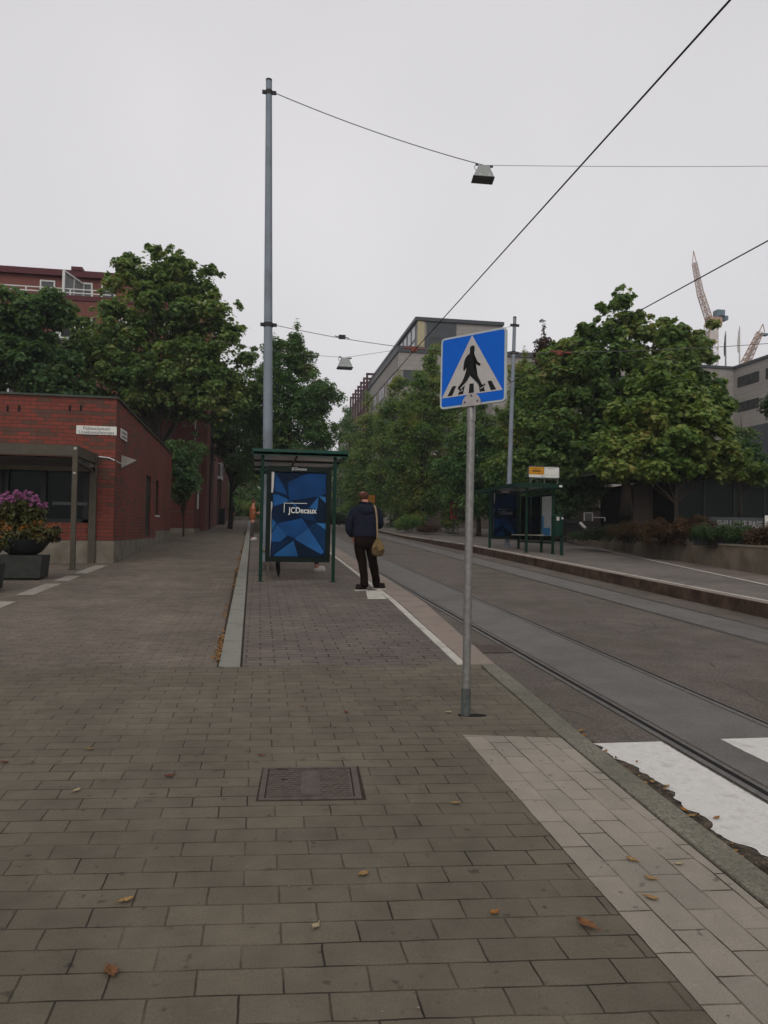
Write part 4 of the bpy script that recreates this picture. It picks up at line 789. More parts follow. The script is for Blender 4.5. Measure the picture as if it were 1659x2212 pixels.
# far trees closing the end of the street
for i,(px,top,wid,Y,lb) in enumerate([(520,985,110,95,'far shadowy tree at the end of the left lane'),(600,960,120,110,'far tree behind the near shelter roof'),(690,940,130,120,'far tree between shelter and walking man'),(780,930,130,118,'far tree behind the head of the standing man'),(880,950,150,112,'far tree beyond the birch-pale trunk'),(985,960,150,100,'far tree left of the signpost'),(455,1000,80,90,'far dark tree beyond the white balcony')]):
    rowtree(lb,px,Y,top,1112,wid,'lime',60+i,7000,.34,cl=1.3,nc=50,tr=.2)

# ---------------------------------------------------------------- low brick building with the street name signs
def wallx(mb,X0,X1,Yf,z0,z1,t_=.3): mb.box(X0,X1,Yf,Yf+t_,z0,z1)
FY=21.2
t=thing('brick_building','low red brick building with green coping and street name sign, on the left','building',(-3.80,FY,g(FY,-.09)))
o3=np.array([-3.80,FY,g(FY,-.09)])
def P3(p): return tuple(np.array(p)-o3)
def sub(mb,name,m,parent=t,**k):
    mb.v=[(a-o3[0],b-o3[1],c-o3[2]) for a,b,c in mb.v]; return mb.build(name,m,parent,**k)
zt=AY(257,862,FY)[2]; XL=-11.
yE=36.4; xs=lambda y:-3.80-(y-FY)*.0165
# window opening in the front
wz1=AY(100,985,FY)[2]; wz0=AY(190,1130,FY)[2]; wx1=AY(196,1060,FY)[0]; zp=AY(200,1168,FY)[2]
mb=MB(); mb.box(XL,xs(FY),FY,FY+.35,wz1+.0,zt); mb.box(wx1,xs(FY),FY,FY+.35,zp,wz1); mb.box(XL,wx1,FY,FY+.35,zp,wz0)
# side wall with two slit openings
def slit(pa,pb,ya,yb):
    A=AX(pa,(ya+yb)/2,-3.95); B=AX(pb,(ya+yb)/2,-4.0); return A[1],B[1],AX((pa+pb)/2,ya,-3.97)[2],AX((pa+pb)/2,yb,-3.97)[2]
s1=slit(311.6,320.5,1027,1157); s2=slit(336.6,341,1038,1113)
def sidew(mb,ya,yb,za,zb):
    mb.hexa([(xs(ya)-.35,ya,za),(xs(ya),ya,za),(xs(yb),yb,za),(xs(yb)-.35,yb,za),(xs(ya)-.35,ya,zb),(xs(ya),ya,zb),(xs(yb),yb,zb),(xs(yb)-.35,yb,zb)])
sidew(mb,FY+.35,s1[0],zp,zt); sidew(mb,s1[0],s1[1],s1[2],zt); sidew(mb,s1[0],s1[1],zp,s1[3]); sidew(mb,s1[1],s2[0],zp,zt); sidew(mb,s2[0],s2[1],s2[2],zt); sidew(mb,s2[0],s2[1],zp,s2[3]); sidew(mb,s2[1],yE,zp,zt)
mb.box(XL,xs(yE),yE,yE+.3,zp,zt)
sub(mb,'wall',M['brick'])
mb=MB()
for s_ in (s1,s2): mb=MB(); mb.hexa([(xs(s_[0])-.12,s_[0],s_[3]),(xs(s_[0])-.03,s_[0],s_[3]),(xs(s_[1])-.03,s_[1],s_[3]),(xs(s_[1])-.12,s_[1],s_[3]),(xs(s_[0])-.12,s_[0],s_[2]),(xs(s_[0])-.03,s_[0],s_[2]),(xs(s_[1])-.03,s_[1],s_[2]),(xs(s_[1])-.12,s_[1],s_[2])]); sub(mb,'slit_window',M['dark_glass'])
mb=MB()
for s_ in (s2,): mb.box(xs(s_[0])-.03,xs(s_[0])+.04,s_[0]-.05,s_[1]+.05,s_[3]-.06,s_[3])
sub(mb,'window_sill',M['white_metal'])
# plinth, stepped along the rising lane
zs1=zp; ystep=AX(333.6,1160,-3.99)[1]; zs2=AX(345,1146,-4.0)[2]
mb=MB(); mb.box(XL,xs(FY)+.03,FY-.03,FY+.3,g(FY,-.5),zp-.002)
def sidep(ya,yb,zb): mb.hexa([(xs(ya)-.3,ya,g(ya,-.5)),(xs(ya)+.03,ya,g(ya,-.5)),(xs(yb)+.03,yb,g(yb,-.5)),(xs(yb)-.3,yb,g(yb,-.5)),(xs(ya)-.3,ya,zb),(xs(ya)+.03,ya,zb),(xs(yb)+.03,yb,zb),(xs(yb)-.3,yb,zb)])
sidep(FY+.3,ystep,zp-.002); sidep(ystep,yE+.02,zs2)
sub(mb,'plinth',M['plinth'])
mb=MB(); mb.box(XL,xs(FY)+.05,FY-.05,FY+.4,zt,zt+.055); mb.hexa([(xs(FY)-.4,FY+.4,zt),(xs(FY)+.05,FY+.4,zt),(xs(yE)+.05,yE,zt),(xs(yE)-.4,yE,zt),(xs(FY)-.4,FY+.4,zt+.055),(xs(FY)+.05,FY+.4,zt+.055),(xs(yE)+.05,yE,zt+.055),(xs(yE)-.4,yE,zt+.055)]); mb.box(XL,xs(yE)-.4,yE-.1,yE+.3,zt,zt+.055)
sub(mb,'coping',M['coping'])
mb=MB(); mb.box(XL,-4.3,FY+.4,yE,zt-.25,zt-.15); sub(mb,'roof',M['dark_frame'])
mb=MB()
for px in (31,77,280,323): 
    p=AY(px*.3255 if False else (px/1.659)*.54*1.0,1000,FY)
for px in (16.5,41.5,151,175):
    x=AY(px,880,FY)[0]; z=AY(px,882,FY)[2]; mb=MB(); mb.box(x-.03,x+.03,FY-.004,FY+.02,z-.08,z+.08); sub(mb,'vent_slot',M['groove'])
# big front window with frames
mb=MB(); mb.box(XL,wx1,FY+.16,FY+.17,wz0,wz1); wn=sub(mb,'window',M['dark_glass'])
mb=MB()
for px in (0,-70,9.5,92,185): 
    x=AY(px,1060,FY)[0]; mb.box(x-.07,x+.07,FY+.06,FY+.155,wz0,wz1)
mb.box(XL,wx1,FY+.06,FY+.155,wz0,wz0+.1); mb.box(XL,wx1,FY+.06,FY+.155,wz1-.1,wz1)
sub(mb,'window_frame',M['dark_frame'])
mb=MB(); a=AY(112,1086,FY); b=AY(188,1090,FY); mb.box(a[0],b[0],FY+.05,FY+.058,a[2]-.05,a[2]+.03); sub(mb,'inner_ledge',M['galv_dark'])
x=AY(201,1100,FY)[0]; mb=MB(); mb.box(x-.09,x+.09,FY-.1,FY-.032,g(FY,-.2),wz1+.1); sub(mb,'door_jamb',M['olive'])
# canopy: fascia, side beam, post, translucent sheets
CYY=19.1; cx=AY(160,1100,CYY)[0]; cz0=AY(150,985,CYY)[2]; cz1=AY(150,962,CYY)[2]
mb=MB(); mb.box(XL,cx+.06,CYY-.05,CYY+.05,cz0,cz1); mb.box(cx-.04,cx+.06,CYY+.05,FY-.06,cz0,cz1); mb.box(XL,cx+.05,FY-.10,FY-.01,cz0-.22,cz0-.1); cn=sub(mb,'canopy',M['olive'])
o_=o3
mb=MB(); mb.add([(XL,CYY+.05,cz0-.05),(cx-.04,CYY+.05,cz0-.05),(cx-.04,FY-.05,cz0-.12),(XL,FY-.05,cz0-.12)],[(0,1,2,3)]); sub(mb,'canopy_sheet',M['canopy_sheet'],cn)
mb=MB(); mb.box(-6.6,-6.54,CYY+.05,FY-.1,cz0-.11,cz0-.02); mb.box(-8.6,-8.54,CYY+.05,FY-.1,cz0-.11,cz0-.02); mb.tube([(cx-.02,CYY+.1,cz0-.08),(cx-.02,FY-.1,cz0-.2)],.045,10); sub(mb,'canopy_rib',M['olive'],cn)
mb=MB(); mb.box(cx-.055,cx+.055,CYY-.06,CYY+.05,g(CYY,-.15),cz0); mb.box(cx-.09,cx+.09,CYY-.09,CYY+.08,g(CYY,-.12),g(CYY,-.07)); po_=sub(mb,'canopy_post',M['olive'])
mb=MB(); mb.box(cx-.03,cx+.03,CYY-.062,CYY-.055,cz1-.1,cz1-.045); mb.box(cx-.03,cx+.03,CYY-.0665,CYY-.0605,AY(160,1022,CYY)[2]-.02,AY(160,1022,CYY)[2]+.02); sub(mb,'sticker',M['sign_grey'],po_)
# street name signs
zc=AY(209,930,FY); t2=thing('street_name_sign','white two-line street name sign facing the camera on the brick wall','street name sign',(zc[0],FY-.02,zc[2]),0,'street name signs on the brick building')
mb=MB(); mb.box(-.51,.51,-.012,.012,-.115,.115); mb.build('plate',M['plate_white'],t2,bevel=.008)
mt=mat('sign_letter_brown',(.07,.055,.05),.6)
text('lettering','Palkkatilantori',.125,mt,t2,(0,-.0135,.045),ext=.0015,align='CENTER',sx=.95); text('lettering','Löneboställstorget',.125,mt,t2,(0,-.0135,-.058),ext=.0015,align='CENTER',sx=.95)
q=AX(264,938,-3.80); t2=thing('street_name_sign','narrow-looking white street name sign round the corner on the side wall','street name sign',(-3.79,q[1]+.2,q[2]),rad(90)-.0165,'street name signs on the brick building')
mb=MB(); mb.box(-.45,.45,-.012,.012,-.14,.14); mb.build('plate',M['plate_white'],t2,bevel=.008); text('lettering','Palkkatilanportti',.11,mt,t2,(0,-.0135,.05),ext=.001,align='CENTER',sx=.95); text('lettering','Lönebostallsporten',.105,mt,t2,(0,-.0135,-.06),ext=.001,align='CENTER',sx=.9)
q=AX(262,996,-3.80); t2=thing('wall_lamp','small pale wedge-shaped lamp at the brick corner with conduit','wall lamp',(-3.80,q[1],q[2]))
mb=MB(); mb.add([(0,0,-.19),(0,0,.17),(.38,.15,.05),(0,.34,-.19),(0,.34,.17),(.38,.2,.03)],[(0,2,1),(3,4,5),(0,3,5,2),(1,2,5,4),(0,1,4,3)]); mb.build('lamp_body',mat('lamp_beige',(.30,.28,.24),.5),t2)
mb=MB(); a=AY(213,998,FY); mb.tube([(a[0]+3.80,FY-q[1]-.03,.02),(-.15,FY-q[1]-.03,.0),(-.02,FY-q[1]-.03,-.06),(.02,-.05,-.08)],.016,6); mb.build('conduit',M['white_metal'],t2)

# ---------------------------------------------------------------- flats and annex on the left
AYY=47.
zr=lambda px,py,Y: AY(px,py,Y)[2]
zroof=zr(120,592,AYY+2); XR=AY(449,900,AYY)[0]
o3=np.array([XR,AYY,g(AYY)]); t=thing('apartment_building','tall red brick apartment building with maroon parapets behind the left maples','building',tuple(o3))
ax=lambda px:AY(px,700,AYY)[0]
zb1=zr(210,652,AYY); xm=AY(440,700,AYY)[0]
mb=MB()
mb.box(-34,XR-.0,AYY+.0,AYY+12,0,zb1)           # main body below the roof terrace
mb.box(-34,ax(395),AYY+2.2,AYY+12,zb1,zroof-.1)         # set-back top storey
sub(mb,'wall',M['brick_far'],t)
mb=MB(); mb.box(-34,XR+.05,AYY-.06,AYY+.2,zb1,zb1+.28); mb.box(-34,ax(395)+.1,AYY+1.9,AYY+12.1,zroof-.1,zroof+.28); xa,xb=ax(133),ax(158); mb.box(xa,xb,AYY+1.85,AYY+3,zroof+.28,zroof+.5); sub(mb,'parapet',M['maroon'],t)
# terrace railing
zr1=zr(100,621,AYY)
mb=MB()
for dz in (0,-.22,-.44): mb.box(-24,ax(238),AYY-.03,AYY+.02,zr1+dz-.03,zr1+dz+.03)
for px in range(-330,240,48): mb.box(ax(px)-.035,ax(px)+.035,AYY-.04,AYY+.03,zb1+.28,zr1)
rl=sub(mb,'terrace_railing',M['white_metal'],t)
mb=MB(); mb.box(-24,ax(238),AYY+.0,AYY+.02,zb1+.3,zr1-.5); sub(mb,'milky_panels',M['panel_white'],rl)
mb=MB(); mb.add([(ax(136),AYY-.1,zb1+.2),(ax(136),AYY-.1,zr(136,586,AYY)),(ax(156)+.1,AYY+2.1,zr(156,612,AYY+2)),(ax(156)+.1,AYY+2.1,zb1+.2)],[(0,1,2,3)]); sub(mb,'terrace_screen',mat('screen_glass',(.2,.21,.21),.2),t)
mb=MB(); 
p0,p1=(ax(136),AYY-.1),(ax(156)+.1,AYY+2.1); mb.beam((*p0,zb1+.2),(*p0,zr(136,586,AYY)),.14); mb.beam((*p1,zb1+.2),(*p1,zr(156,612,AYY+2)),.12); mb.beam((*p0,zr(136,586,AYY)),(*p1,zr(156,612,AYY+2)),.12); pm=((p0[0]+p1[0])/2,(p0[1]+p1[1])/2); mb.beam((*pm,zb1+.2),(*pm,(zr(136,586,AYY)+zr(156,612,AYY+2))/2),.1); sub(mb,'screen_frame',M['white_metal'],t)
def win(x0,x1,z0,z1,yf,parent=t,fr=.09,glass='glass_far',mull=1,frm='white_metal',side=None,name='window'):
    mb=MB()
    if side is None:
        mb.box(x0,x1,yf-.05,yf+.0,z0,z0+fr); mb.box(x0,x1,yf-.05,yf,z1-fr,z1); mb.box(x0,x0+fr,yf-.05,yf,z0+fr,z1-fr); mb.box(x1-fr,x1,yf-.05,yf,z0+fr,z1-fr)
        for k in range(mull): c=x0+(x1-x0)*(k+1)/(mull+1); mb.box(c-fr/2,c+fr/2,yf-.045,yf,z0+fr,z1-fr)
        w=sub(mb,name,M[frm],parent); mb=MB(); mb.box(x0+fr,x1-fr,yf-.02,yf-.012,z0+fr,z1-fr); sub(mb,'pane',M[glass],w)
    else:      # wall facing +X or -X at x=side, spans y x0..x1 ; parent local
        sx=side; d=.05*(1 if parent.get('_s',1)>0 else -1); d=abs(d)*win.s
        a,b=sorted((sx,sx+d)); mb.box(a,b,x0,x1,z0,z0+fr); mb.box(a,b,x0,x1,z1-fr,z1); mb.box(a,b,x0,x0+fr,z0+fr,z1-fr); mb.box(a,b,x1-fr,x1,z0+fr,z1-fr)
        for k in range(mull): c=x0+(x1-x0)*(k+1)/(mull+1); mb.box(a,b,c-fr/2,c+fr/2,z0+fr,z1-fr)
        w=sub(mb,name,M[frm],parent); a,b=sorted((sx+d*.2,sx+d*.5)); mb=MB(); mb.box(a,b,x0+fr,x1-fr,z0+fr,z1-fr); sub(mb,'pane',M[glass],w)
    return w
win.s=1
def pwin(px0,px1,py0,py1,Y,**k): a=AY(px0,py1,Y); b=AY(px1,py0,Y); return win(a[0],b[0],a[2],b[2],Y,**k)
for q in ((60,95,633,655),(150,180,640,655),(200,232,640,653)):
    a=AY(q[0],700,AYY); b=AY(q[1],700,AYY); win(a[0],b[0],zb1+.05,zb1+1.75,AYY+2.2,parent=t,mull=0)
for (a,b) in ((0,35),(40,60),(160,200),(352,378),(392,415),(255,290)):
    for (c,d) in ((690,722),(752,785),(828,862),(905,940)):
        pwin(a,b,c,d,AYY,parent=t)
# loggia shade painted as a flat dark panel, and white balconies
mb=MB(); a=AY(122,700,AYY)[0]; b=AY(160,700,AYY)[0]; mb.box(a,b+1.2,AYY-.02,AYY-.005,zr(140,790,AYY),zr(140,684,AYY)); sub(mb,'loggia_shade',M['dark_frame'],t)
mb=MB(); mb.box(a,a+.28,AYY-.12,AYY+.0,zr(140,790,AYY),zr(140,684,AYY)); sub(mb,'loggia_post',M['white_metal'],t)
def balcony(x0,x1,y0,y1,z0,z1,parent,nm='balcony'):
    mb=MB(); mb.box(x0,x1,y0,y1,z0,z0+.22); 
    for (u,v) in ((x0,y0),(x1-.08,y0),(x1-.08,y1-.08),(x0,y1-.08)): mb.box(u,u+.08,v,v+.08,z0+.22,z1-.08)
    mb.box(x0,x1,y0,y0+.08,z1-.08,z1); mb.box(x1-.08,x1,y0+.08,y1,z1-.08,z1); mb.box(x0,x0+.08,y0+.08,y1,z1-.08,z1)
    w=sub(mb,nm,M['white_metal'],parent)
    mb=MB(); mb.box(x0+.08,x1-.08,y0+.02,y0+.05,z0+.22,z1-.08); mb.box(x1-.05,x1-.02,y0+.08,y1-.08,z0+.22,z1-.08); sub(mb,'milky_panels',mat('balcony_mesh',(.10,.098,.09),.6),w)
xx=lambda px,Y:AY(px,1000,Y)[0]
balcony(AY(122,750,AYY)[0],AY(160,750,AYY)[0],AYY-1.2,AYY-.01,zr(140,768,AYY),zr(140,738,AYY),t)
# street side windows and balconies (X = XR face, seen very obliquely)
mb=MB(); mb.box(XR,XR+.06,AYY+3,AYY+3.8,g(AYY),zb1-4); sub(mb,'downpipe',M['dark_frame'],t)
# second block further along the lane, balconies over the pavement
Y2=45.6; X2=-3.9
o3=np.array([X2,Y2,g(Y2)]); t=thing('apartment_building','long red brick block beside the lane with white box balcony and tall white windows','building',tuple(o3))
H2=zr(480,640,Y2)*.75
mb=MB(); mb.box(X2-4,X2,Y2,Y2+14.5,0,9.5); sub(mb,'wall',M['brick_dark'],t)
mb=MB(); mb.box(X2-4.1,X2+.1,Y2-.1,Y2+14.6,9.5,9.8); sub(mb,'parapet',M['maroon'],t)
mb=MB(); mb.box(X2,X2+.03,Y2-.03,Y2+14.4,0,g(Y2,.75)); mb.box(X2-4,X2,Y2-.04,Y2,0,g(Y2,.45)); sub(mb,'plinth',M['plinth'],t)
win.s=1
for ya in (46.8,50.2,53.3,54.6,57.2,58.4):
    for z0 in (g(Y2,1.5),g(Y2,4.4)): win(ya,ya+.7,z0,z0+2.1,0,parent=t,side=X2,mull=0,fr=.2)
bY=60.2
balcony(xx(452,bY),xx(479,bY),bY,bY+2.6,zr(465,1034,bY),zr(465,999,bY),t)
balcony(xx(452,bY)-.4,xx(479,bY)+.9,bY+4,bY+6,zr(465,985,bY),zr(465,960,bY),t)
mb=MB(); mb.box(X2-4,X2+.9,Y2+16,Y2+30,0,12); sub(mb,'rear_wing',M['brick_dark'],t)
mb=MB(); mb.box(X2+.1,X2+.75,bY+.6,bY+1.2,g(Y2),zr(465,1034,bY)); sub(mb,'pier',M['conc_mid'],t)
# annex: low dark brick, sloping top
Y3=42.5; o3=np.array([-4.3,Y3,g(Y3)]); t=thing('brick_annex','low dark brick annex with maroon coping between the low building and the flats','building',tuple(o3))
xa=AY(366,1100,Y3)[0]; xb=AY(419,1100,Y3)[0]; z1=zr(400,958,Y3)
mb=MB(); mb.box(xa-3,xb,Y3,Y3+9.4,0,z1); sub(mb,'wall',M['brick_dark'],t)
mb=MB(); mb.box(xa-3,xb+.05,Y3-.05,Y3+9.4,z1,z1+.22); sub(mb,'coping',M['maroon'],t)
mb=MB(); mb.box(xa-3,xb+.03,Y3-.03,Y3+9.4,g(Y3,-.5),zr(390,1141,Y3)); sub(mb,'plinth',M['plinth'],t)
mb=MB(); mb.box(xa-3,xb+.01,Y3-.012,Y3,zr(390,1105,Y3)-.03,zr(390,1105,Y3)+.03); sub(mb,'ledge',M['conc_mid'],t)
win.s=1
for ya in (44.5,47.5): win(ya,ya+.5,g(Y3,1.3),g(Y3,3.1),0,parent=t,side=xb,mull=0,fr=.12)
# passage end: steps, low wall, cream house glimpsed
o3=np.array([-3,92,g(92)]); t=thing('cream_house','cream coloured house glimpsed through the gap at the end of the lane','building',tuple(o3))
mb=MB(); mb.box(-9,-1.2,108,116,g(108),g(108)+7.5); sub(mb,'wall',mat('cream_wall',(.40,.30,.17),.8,.05,1),t)
mb=MB(); mb.prism([(-9.3,107.5),(-.9,107.5),(-.9,116.5),(-9.3,116.5)],g(108)+7.5,g(108)+7.8); sub(mb,'roof',M['dark_frame'],t)
for x in (-7.5,-5.2,-3): win(x,x+1.1,g(108)+1.4,g(108)+3,108,parent=t); win(x,x+1.1,g(108)+4.6,g(108)+6.2,108,parent=t)
for i,(px,Y,s_,lm) in enumerate([(528,88,1.0,'lime_y'),(512,92,1.2,'shrub'),(543,84,.9,'lime_y')]):
    b=AY(px,1100,Y); shrub(['yellowish bush at the bright end of the lane','dark bush at the end of the lane behind the walker','bush beside the orange coat at the end of the lane'][i],'bush',b[0],Y,g(Y,-.1),[(0,0,1.0*s_,1.2*s_,1,1.0*s_)],lm,70+i,2500,.16,.35,30,'bushes at the end of the lane',0,'bush')
mb=MB(); mb.box(-6,-.9,79,79.3,g(79,-.2),g(79,.32)); o=mb.build('low_wall',M['plinth']); tag(o,'low pale kerb wall crossing the end of the lane','wall')
mb=MB(); mb.box(-.42,.42,-.4,.4,0,1.15); mb.box(-.46,.46,-.44,.44,1.15,1.25); mb.box(-.3,.3,-.42,-.40,.8,.82); o=mb.build('waste_bin',M['dark_frame'],bevel=.02); b=AY(474,1128,62); o.location=(b[0],62,g(62,-.1)); tag(o,'dark waste container against the wall below the white balcony','waste bin')

# ---------------------------------------------------------------- beige office block with pergola
OX,OY=16.0,90.; o3=np.array([OX,OY,g(90)]); t=thing('office_building','beige office block with glazed top storey and dark roof edge, behind the sign','building',tuple(o3))
zp1=zr(857,760,OY); ztop=zr(903,694,98)
# upper storey
UY=97.; UX=AY(902,700,UY)[0]; UX2=AY(1082,700,UY)[0]; zt2=zr(902,693,UY)
mb=MB(); mb.box(OX,48,OY,160,0,zp1); sub(mb,'wall',M['office2'],t)
mb=MB(); mb.box(OX-.15,48.2,OY-.15,160,zp1,zp1+.75); sub(mb,'parapet',M['office_dark'],t)
mb=MB(); mb.box(UX,UX2,UY,150,zp1+.5,zt2); sub(mb,'upper_storey',M['office2'],t)
mb=MB(); mb.box(UX-.35,UX2+.35,UY-.35,150.3,zt2,zt2+.45); sub(mb,'upper_roof',M['office_dark'],t)
xa=AY(921,740,UY)[0]; xb=AY(985,740,UY)[0]; 
mb=MB(); mb.box(xa,AY(1020,740,UY)[0] if False else xb+.0,UY-.12,UY-.01,zr(950,727,UY),zt2-.05); sub(mb,'grey_spandrel',M['office_dark'],t)
mb=MB(); mb.box(UX-.02,xa-.3,UY-.16,UY-.0,zp1+.5,zt2-.02); sub(mb,'corner_post',M['ochre'],t)
zg=zr(950,729,UY)
mb=MB(); mb.box(xa,AY(1040,740,UY)[0],UY-.08,UY-.02,zp1+.7,zg); gw=sub(mb,'window',M['glass_far'],t)
mb=MB(); 
for px in (921,955,990,1010,1040): x=AY(px,740,UY)[0]; mb.box(x-.22,x+.22,UY-.16,UY-.08,zp1+.7,zg)
mb.box(xa,AY(1040,740,UY)[0],UY-.15,UY-.08,zg-.15,zg+.1); sub(mb,'mullion',M['office_dark'],gw)
# left glazing of the upper storey facing the street
mb=MB(); mb.box(UX-.1,UX-.03,UY+.6,148,zp1+.8,zt2-.35); gw=sub(mb,'street_side_glazing',mat('sky_glass',(.30,.31,.33),.15,.05,1),t)
mb=MB()
for k in range(18): y=UY+.6+k*2.9; mb.box(UX-.18,UX-.1,y,y+.18,zp1+.8,zt2-.35)
mb.box(UX-.17,UX-.1,UY+.6,148,(zp1+zt2)/2+.6,(zp1+zt2)/2+.8); sub(mb,'mullion',M['office_dark'],gw)
# windows of the street face and the end face
win.s=-1; k=0
for fl in range(4):
    z1=zp1-1.9-fl*3.5
    for yy in range(6): ya=OY+1.9+yy*7.2; win(ya+1.0,ya+5.8,z1-1.9,z1,0,parent=t,side=OX,mull=3,fr=.16,glass='glass_far',frm='pergola')
    for px in (871,930,1000):
        x=AY(px,800,OY)[0]; win(x,x+3.0,z1-2.1,z1-.2,OY,parent=t,fr=.16,mull=0,frm='office_dark',glass='office_dark')
mb=MB(); mb.box(AY(1030,700,UY+12)[0],AY(1030,700,UY+12)[0]+4.3,UY+12,UY+16,zt2+.4,zt2+1.4); sub(mb,'roof_hatch',M['office_dark'],t)
rv=MB(); q=AY(1032,690,UY+14); rv.loft([((q[0]+.6,UY+14,zt2+1.35),1.5,1.5),((q[0]+.6,UY+14,zt2+1.8),1.3,1.3),((q[0]+.6,UY+14,zt2+2.1),.5,.5)]); sub(rv,'roof_dome',M['white_metal'],t,smooth=True)
for i in range(7):
    y=114+i*3.5; zz=25.45; mb=MB(); w=.3
    mb.box(15.4,15.4+w,y,y+w,g(y),zz-w); mb.box(15.4,18.2,y,y+w,zz-w,zz); sub(mb,'pergola_frame',M['pergola'],t)

# ---------------------------------------------------------------- right office wings
def obox(mb,a,b,d,z0,z1):   # wall strip from plan point a to b, thickness d away from camera side
    a=Vector((*a,0));b=Vector((*b,0));n=Vector(((b-a).y,-(b-a).x,0)).normalized()*d
    mb.hexa([(a.x,a.y,z0),(b.x,b.y,z0),(b.x-n.x,b.y-n.y,z0),(a.x-n.x,a.y-n.y,z0),(a.x,a.y,z1),(b.x,b.y,z1),(b.x-n.x,b.y-n.y,z1),(a.x-n.x,a.y-n.y,z1)])
RX=56.; cor=AX(1585,806,RX); yc=cor[1]; zr_=cor[2]
o3=np.array([RX,yc,g(80)]); t=thing('office_building','beige office wing with long strip windows at the right edge','building',tuple(o3))
y0_=AX(1750,760,RX)[1]; zroof2=AX(1659,767,RX)[2]
mb=MB(); mb.box(RX,RX+14,y0_-25,yc,0,zroof2-.3); mb.box(RX-30,RX+14,yc,yc+14,0,zroof2-.3); sub(mb,'wall',M['office2'],t)
mb=MB(); mb.box(RX-.2,RX+14,y0_-25,yc-.2,zroof2-.3,zroof2); mb.box(RX-30.2,RX+14,yc-.2,yc+14,zroof2-.3,zroof2); sub(mb,'parapet',M['office_dark'],t)
win.s=-1
def side_at(px,py): return AX(px,py,RX)
for (pa,pb,pt,pbm) in ((1640,1589,799,836),(1640,1589,856,889)):
    A=side_at(pa,pt); B=side_at(pb,pt+18); ztw=side_at(1589,(817 if pt<850 else 873))[2]; zbw=side_at(1589,838 if pt<850 else 891)[2]
zs=[(side_at(1589,817)[2],side_at(1589,839)[2]),(side_at(1589,872)[2],side_at(1589,892)[2])]
ya,yb=side_at(1640,800)[1],side_at(1589,817)[1]; yw=yb-ya; gap=side_at(1576,820)[1]-yb
for (ztw,zbw) in zs:
    for k in (-2,-1,0,1,2):
        a=ya+k*(yw+gap); b=a+yw
        if b>yc-.6: b=yc-.8
        if b-a>1.5: win(a,b,min(zbw,ztw),max(zbw,ztw),0,parent=t,side=RX,mull=3,fr=.1,frm='dark_frame',glass='glass_far')
mb=MB(); zc=side_at(1589,929)[2]; mb.box(RX-.3,RX-.01,y0_-25,ya+yw,zc-9,zc); sub(mb,'dark_lower_storey',M['office_dark'],t)
for px in (1300,1400,1480):
    for py in (812,870): a=AY(px,py+26,yc); b=AY(px+50,py,yc); win(a[0],b[0],a[2],b[2],yc,parent=t,mull=3,frm='dark_frame')
# pavilion etc under the right trees
PY_=34.; o3=np.array([AY(1456,1100,PY_)[0],PY_,g(PY_)]); t=thing('pavilion','dark glazed pavilion behind the shrubs with a lettered band','building',tuple(o3))
xa=AY(1456,1100,PY_)[0]; xb=xa+16; z0=g(PY_,-.2); z1=zr(1550,1038,PY_)
def slab(px0,px1,py0,py1,Y,d,m,name,mb=None,par=None): 
    a=AY(px0,py1,Y); b=AY(px1,py0,Y); mb=MB(); mb.box(a[0],b[0],Y,Y+d,a[2],b[2]); return sub(mb,name,M[m],par or t)
mb=MB(); mb.box(xa,xb,PY_,PY_+8,z0,z1); sub(mb,'wall',M['pav_dark'],t)
mb=MB(); mb.hexa([(xa-4,PY_-1.2,z1+.1),(xb,PY_-1.2,z1+.75),(xb,PY_+8,z1+.75),(xa-4,PY_+8,z1+.1),(xa-4,PY_-1.2,z1+.22),(xb,PY_-1.2,z1+.87),(xb,PY_+8,z1+.87),(xa-4,PY_+8,z1+.22)]); sub(mb,'canopy_roof',M['galv_dark'],t)
mb=MB()
for px in (1458,1520,1585,1650,1715): x=AY(px,1100,PY_)[0]; mb.box(x-.04,x+.04,PY_-.06,PY_-.0,z0,z1)
sub(mb,'mullion',M['dark_frame'],t)
slab(1500,1700,1120,1150,PY_-.12,.1,'office_dark','sign_band')
tl=AY(1592,1133,PY_-.16); text('band_lettering','The SHILLONE PASILA',.48,mat('dull_lettering',(.19,.185,.17),.7),t,tuple(np.array([tl[0],PY_-.14,tl[2]])-o3),bold=.012,ext=.01,align='CENTER',sx=.72)
a=AY(1655,1127,PY_-.2); mb=MB(); mb.box(a[0]-.1,a[0]+.5,PY_-.25,PY_-.22,a[2]-.3,a[2]+.3); sub(mb,'white_notice',M['plate_white'],t)
Y5=36.; o3=np.array([AY(1380,1100,Y5)[0],Y5,g(Y5)]); t=thing('concrete_wall','plain brown concrete wall behind the big maple trunk','wall',tuple(o3))
a=AY(1368,1120,Y5); b=AY(1452,1035,Y5); mb=MB(); mb.hexa([(a[0],Y5,0),(b[0],Y5,0),(b[0],Y5+.3,0),(a[0],Y5+.3,0),(a[0],Y5,zr(1368,1050,Y5)),(b[0],Y5,b[2]),(b[0],Y5+.3,b[2]),(a[0],Y5+.3,zr(1368,1050,Y5))]); sub(mb,'wall_panel',M['conc_mid'],t)
mb=MB(); x=AY(1454,1100,Y5)[0]; mb.box(x,x+.16,Y5-.1,Y5+.1,0,zr(1454,1032,Y5)); sub(mb,'end_post',M['galv_dark'],t)
Y6=44.; o3=np.array([AY(1250,1100,Y6)[0],Y6,g(Y6)]); t=thing('stone_building','grey building clad in horizontal stone courses behind the far shelter','building',tuple(o3))
a=AY(1205,1100,Y6); b=AY(1320,1100,Y6); mb=MB(); mb.box(a[0],b[0],Y6,Y6+10,zr(1250,1092,Y6),zr(1250,930,Y6)); sub(mb,'wall',M['beige_wall'],t)
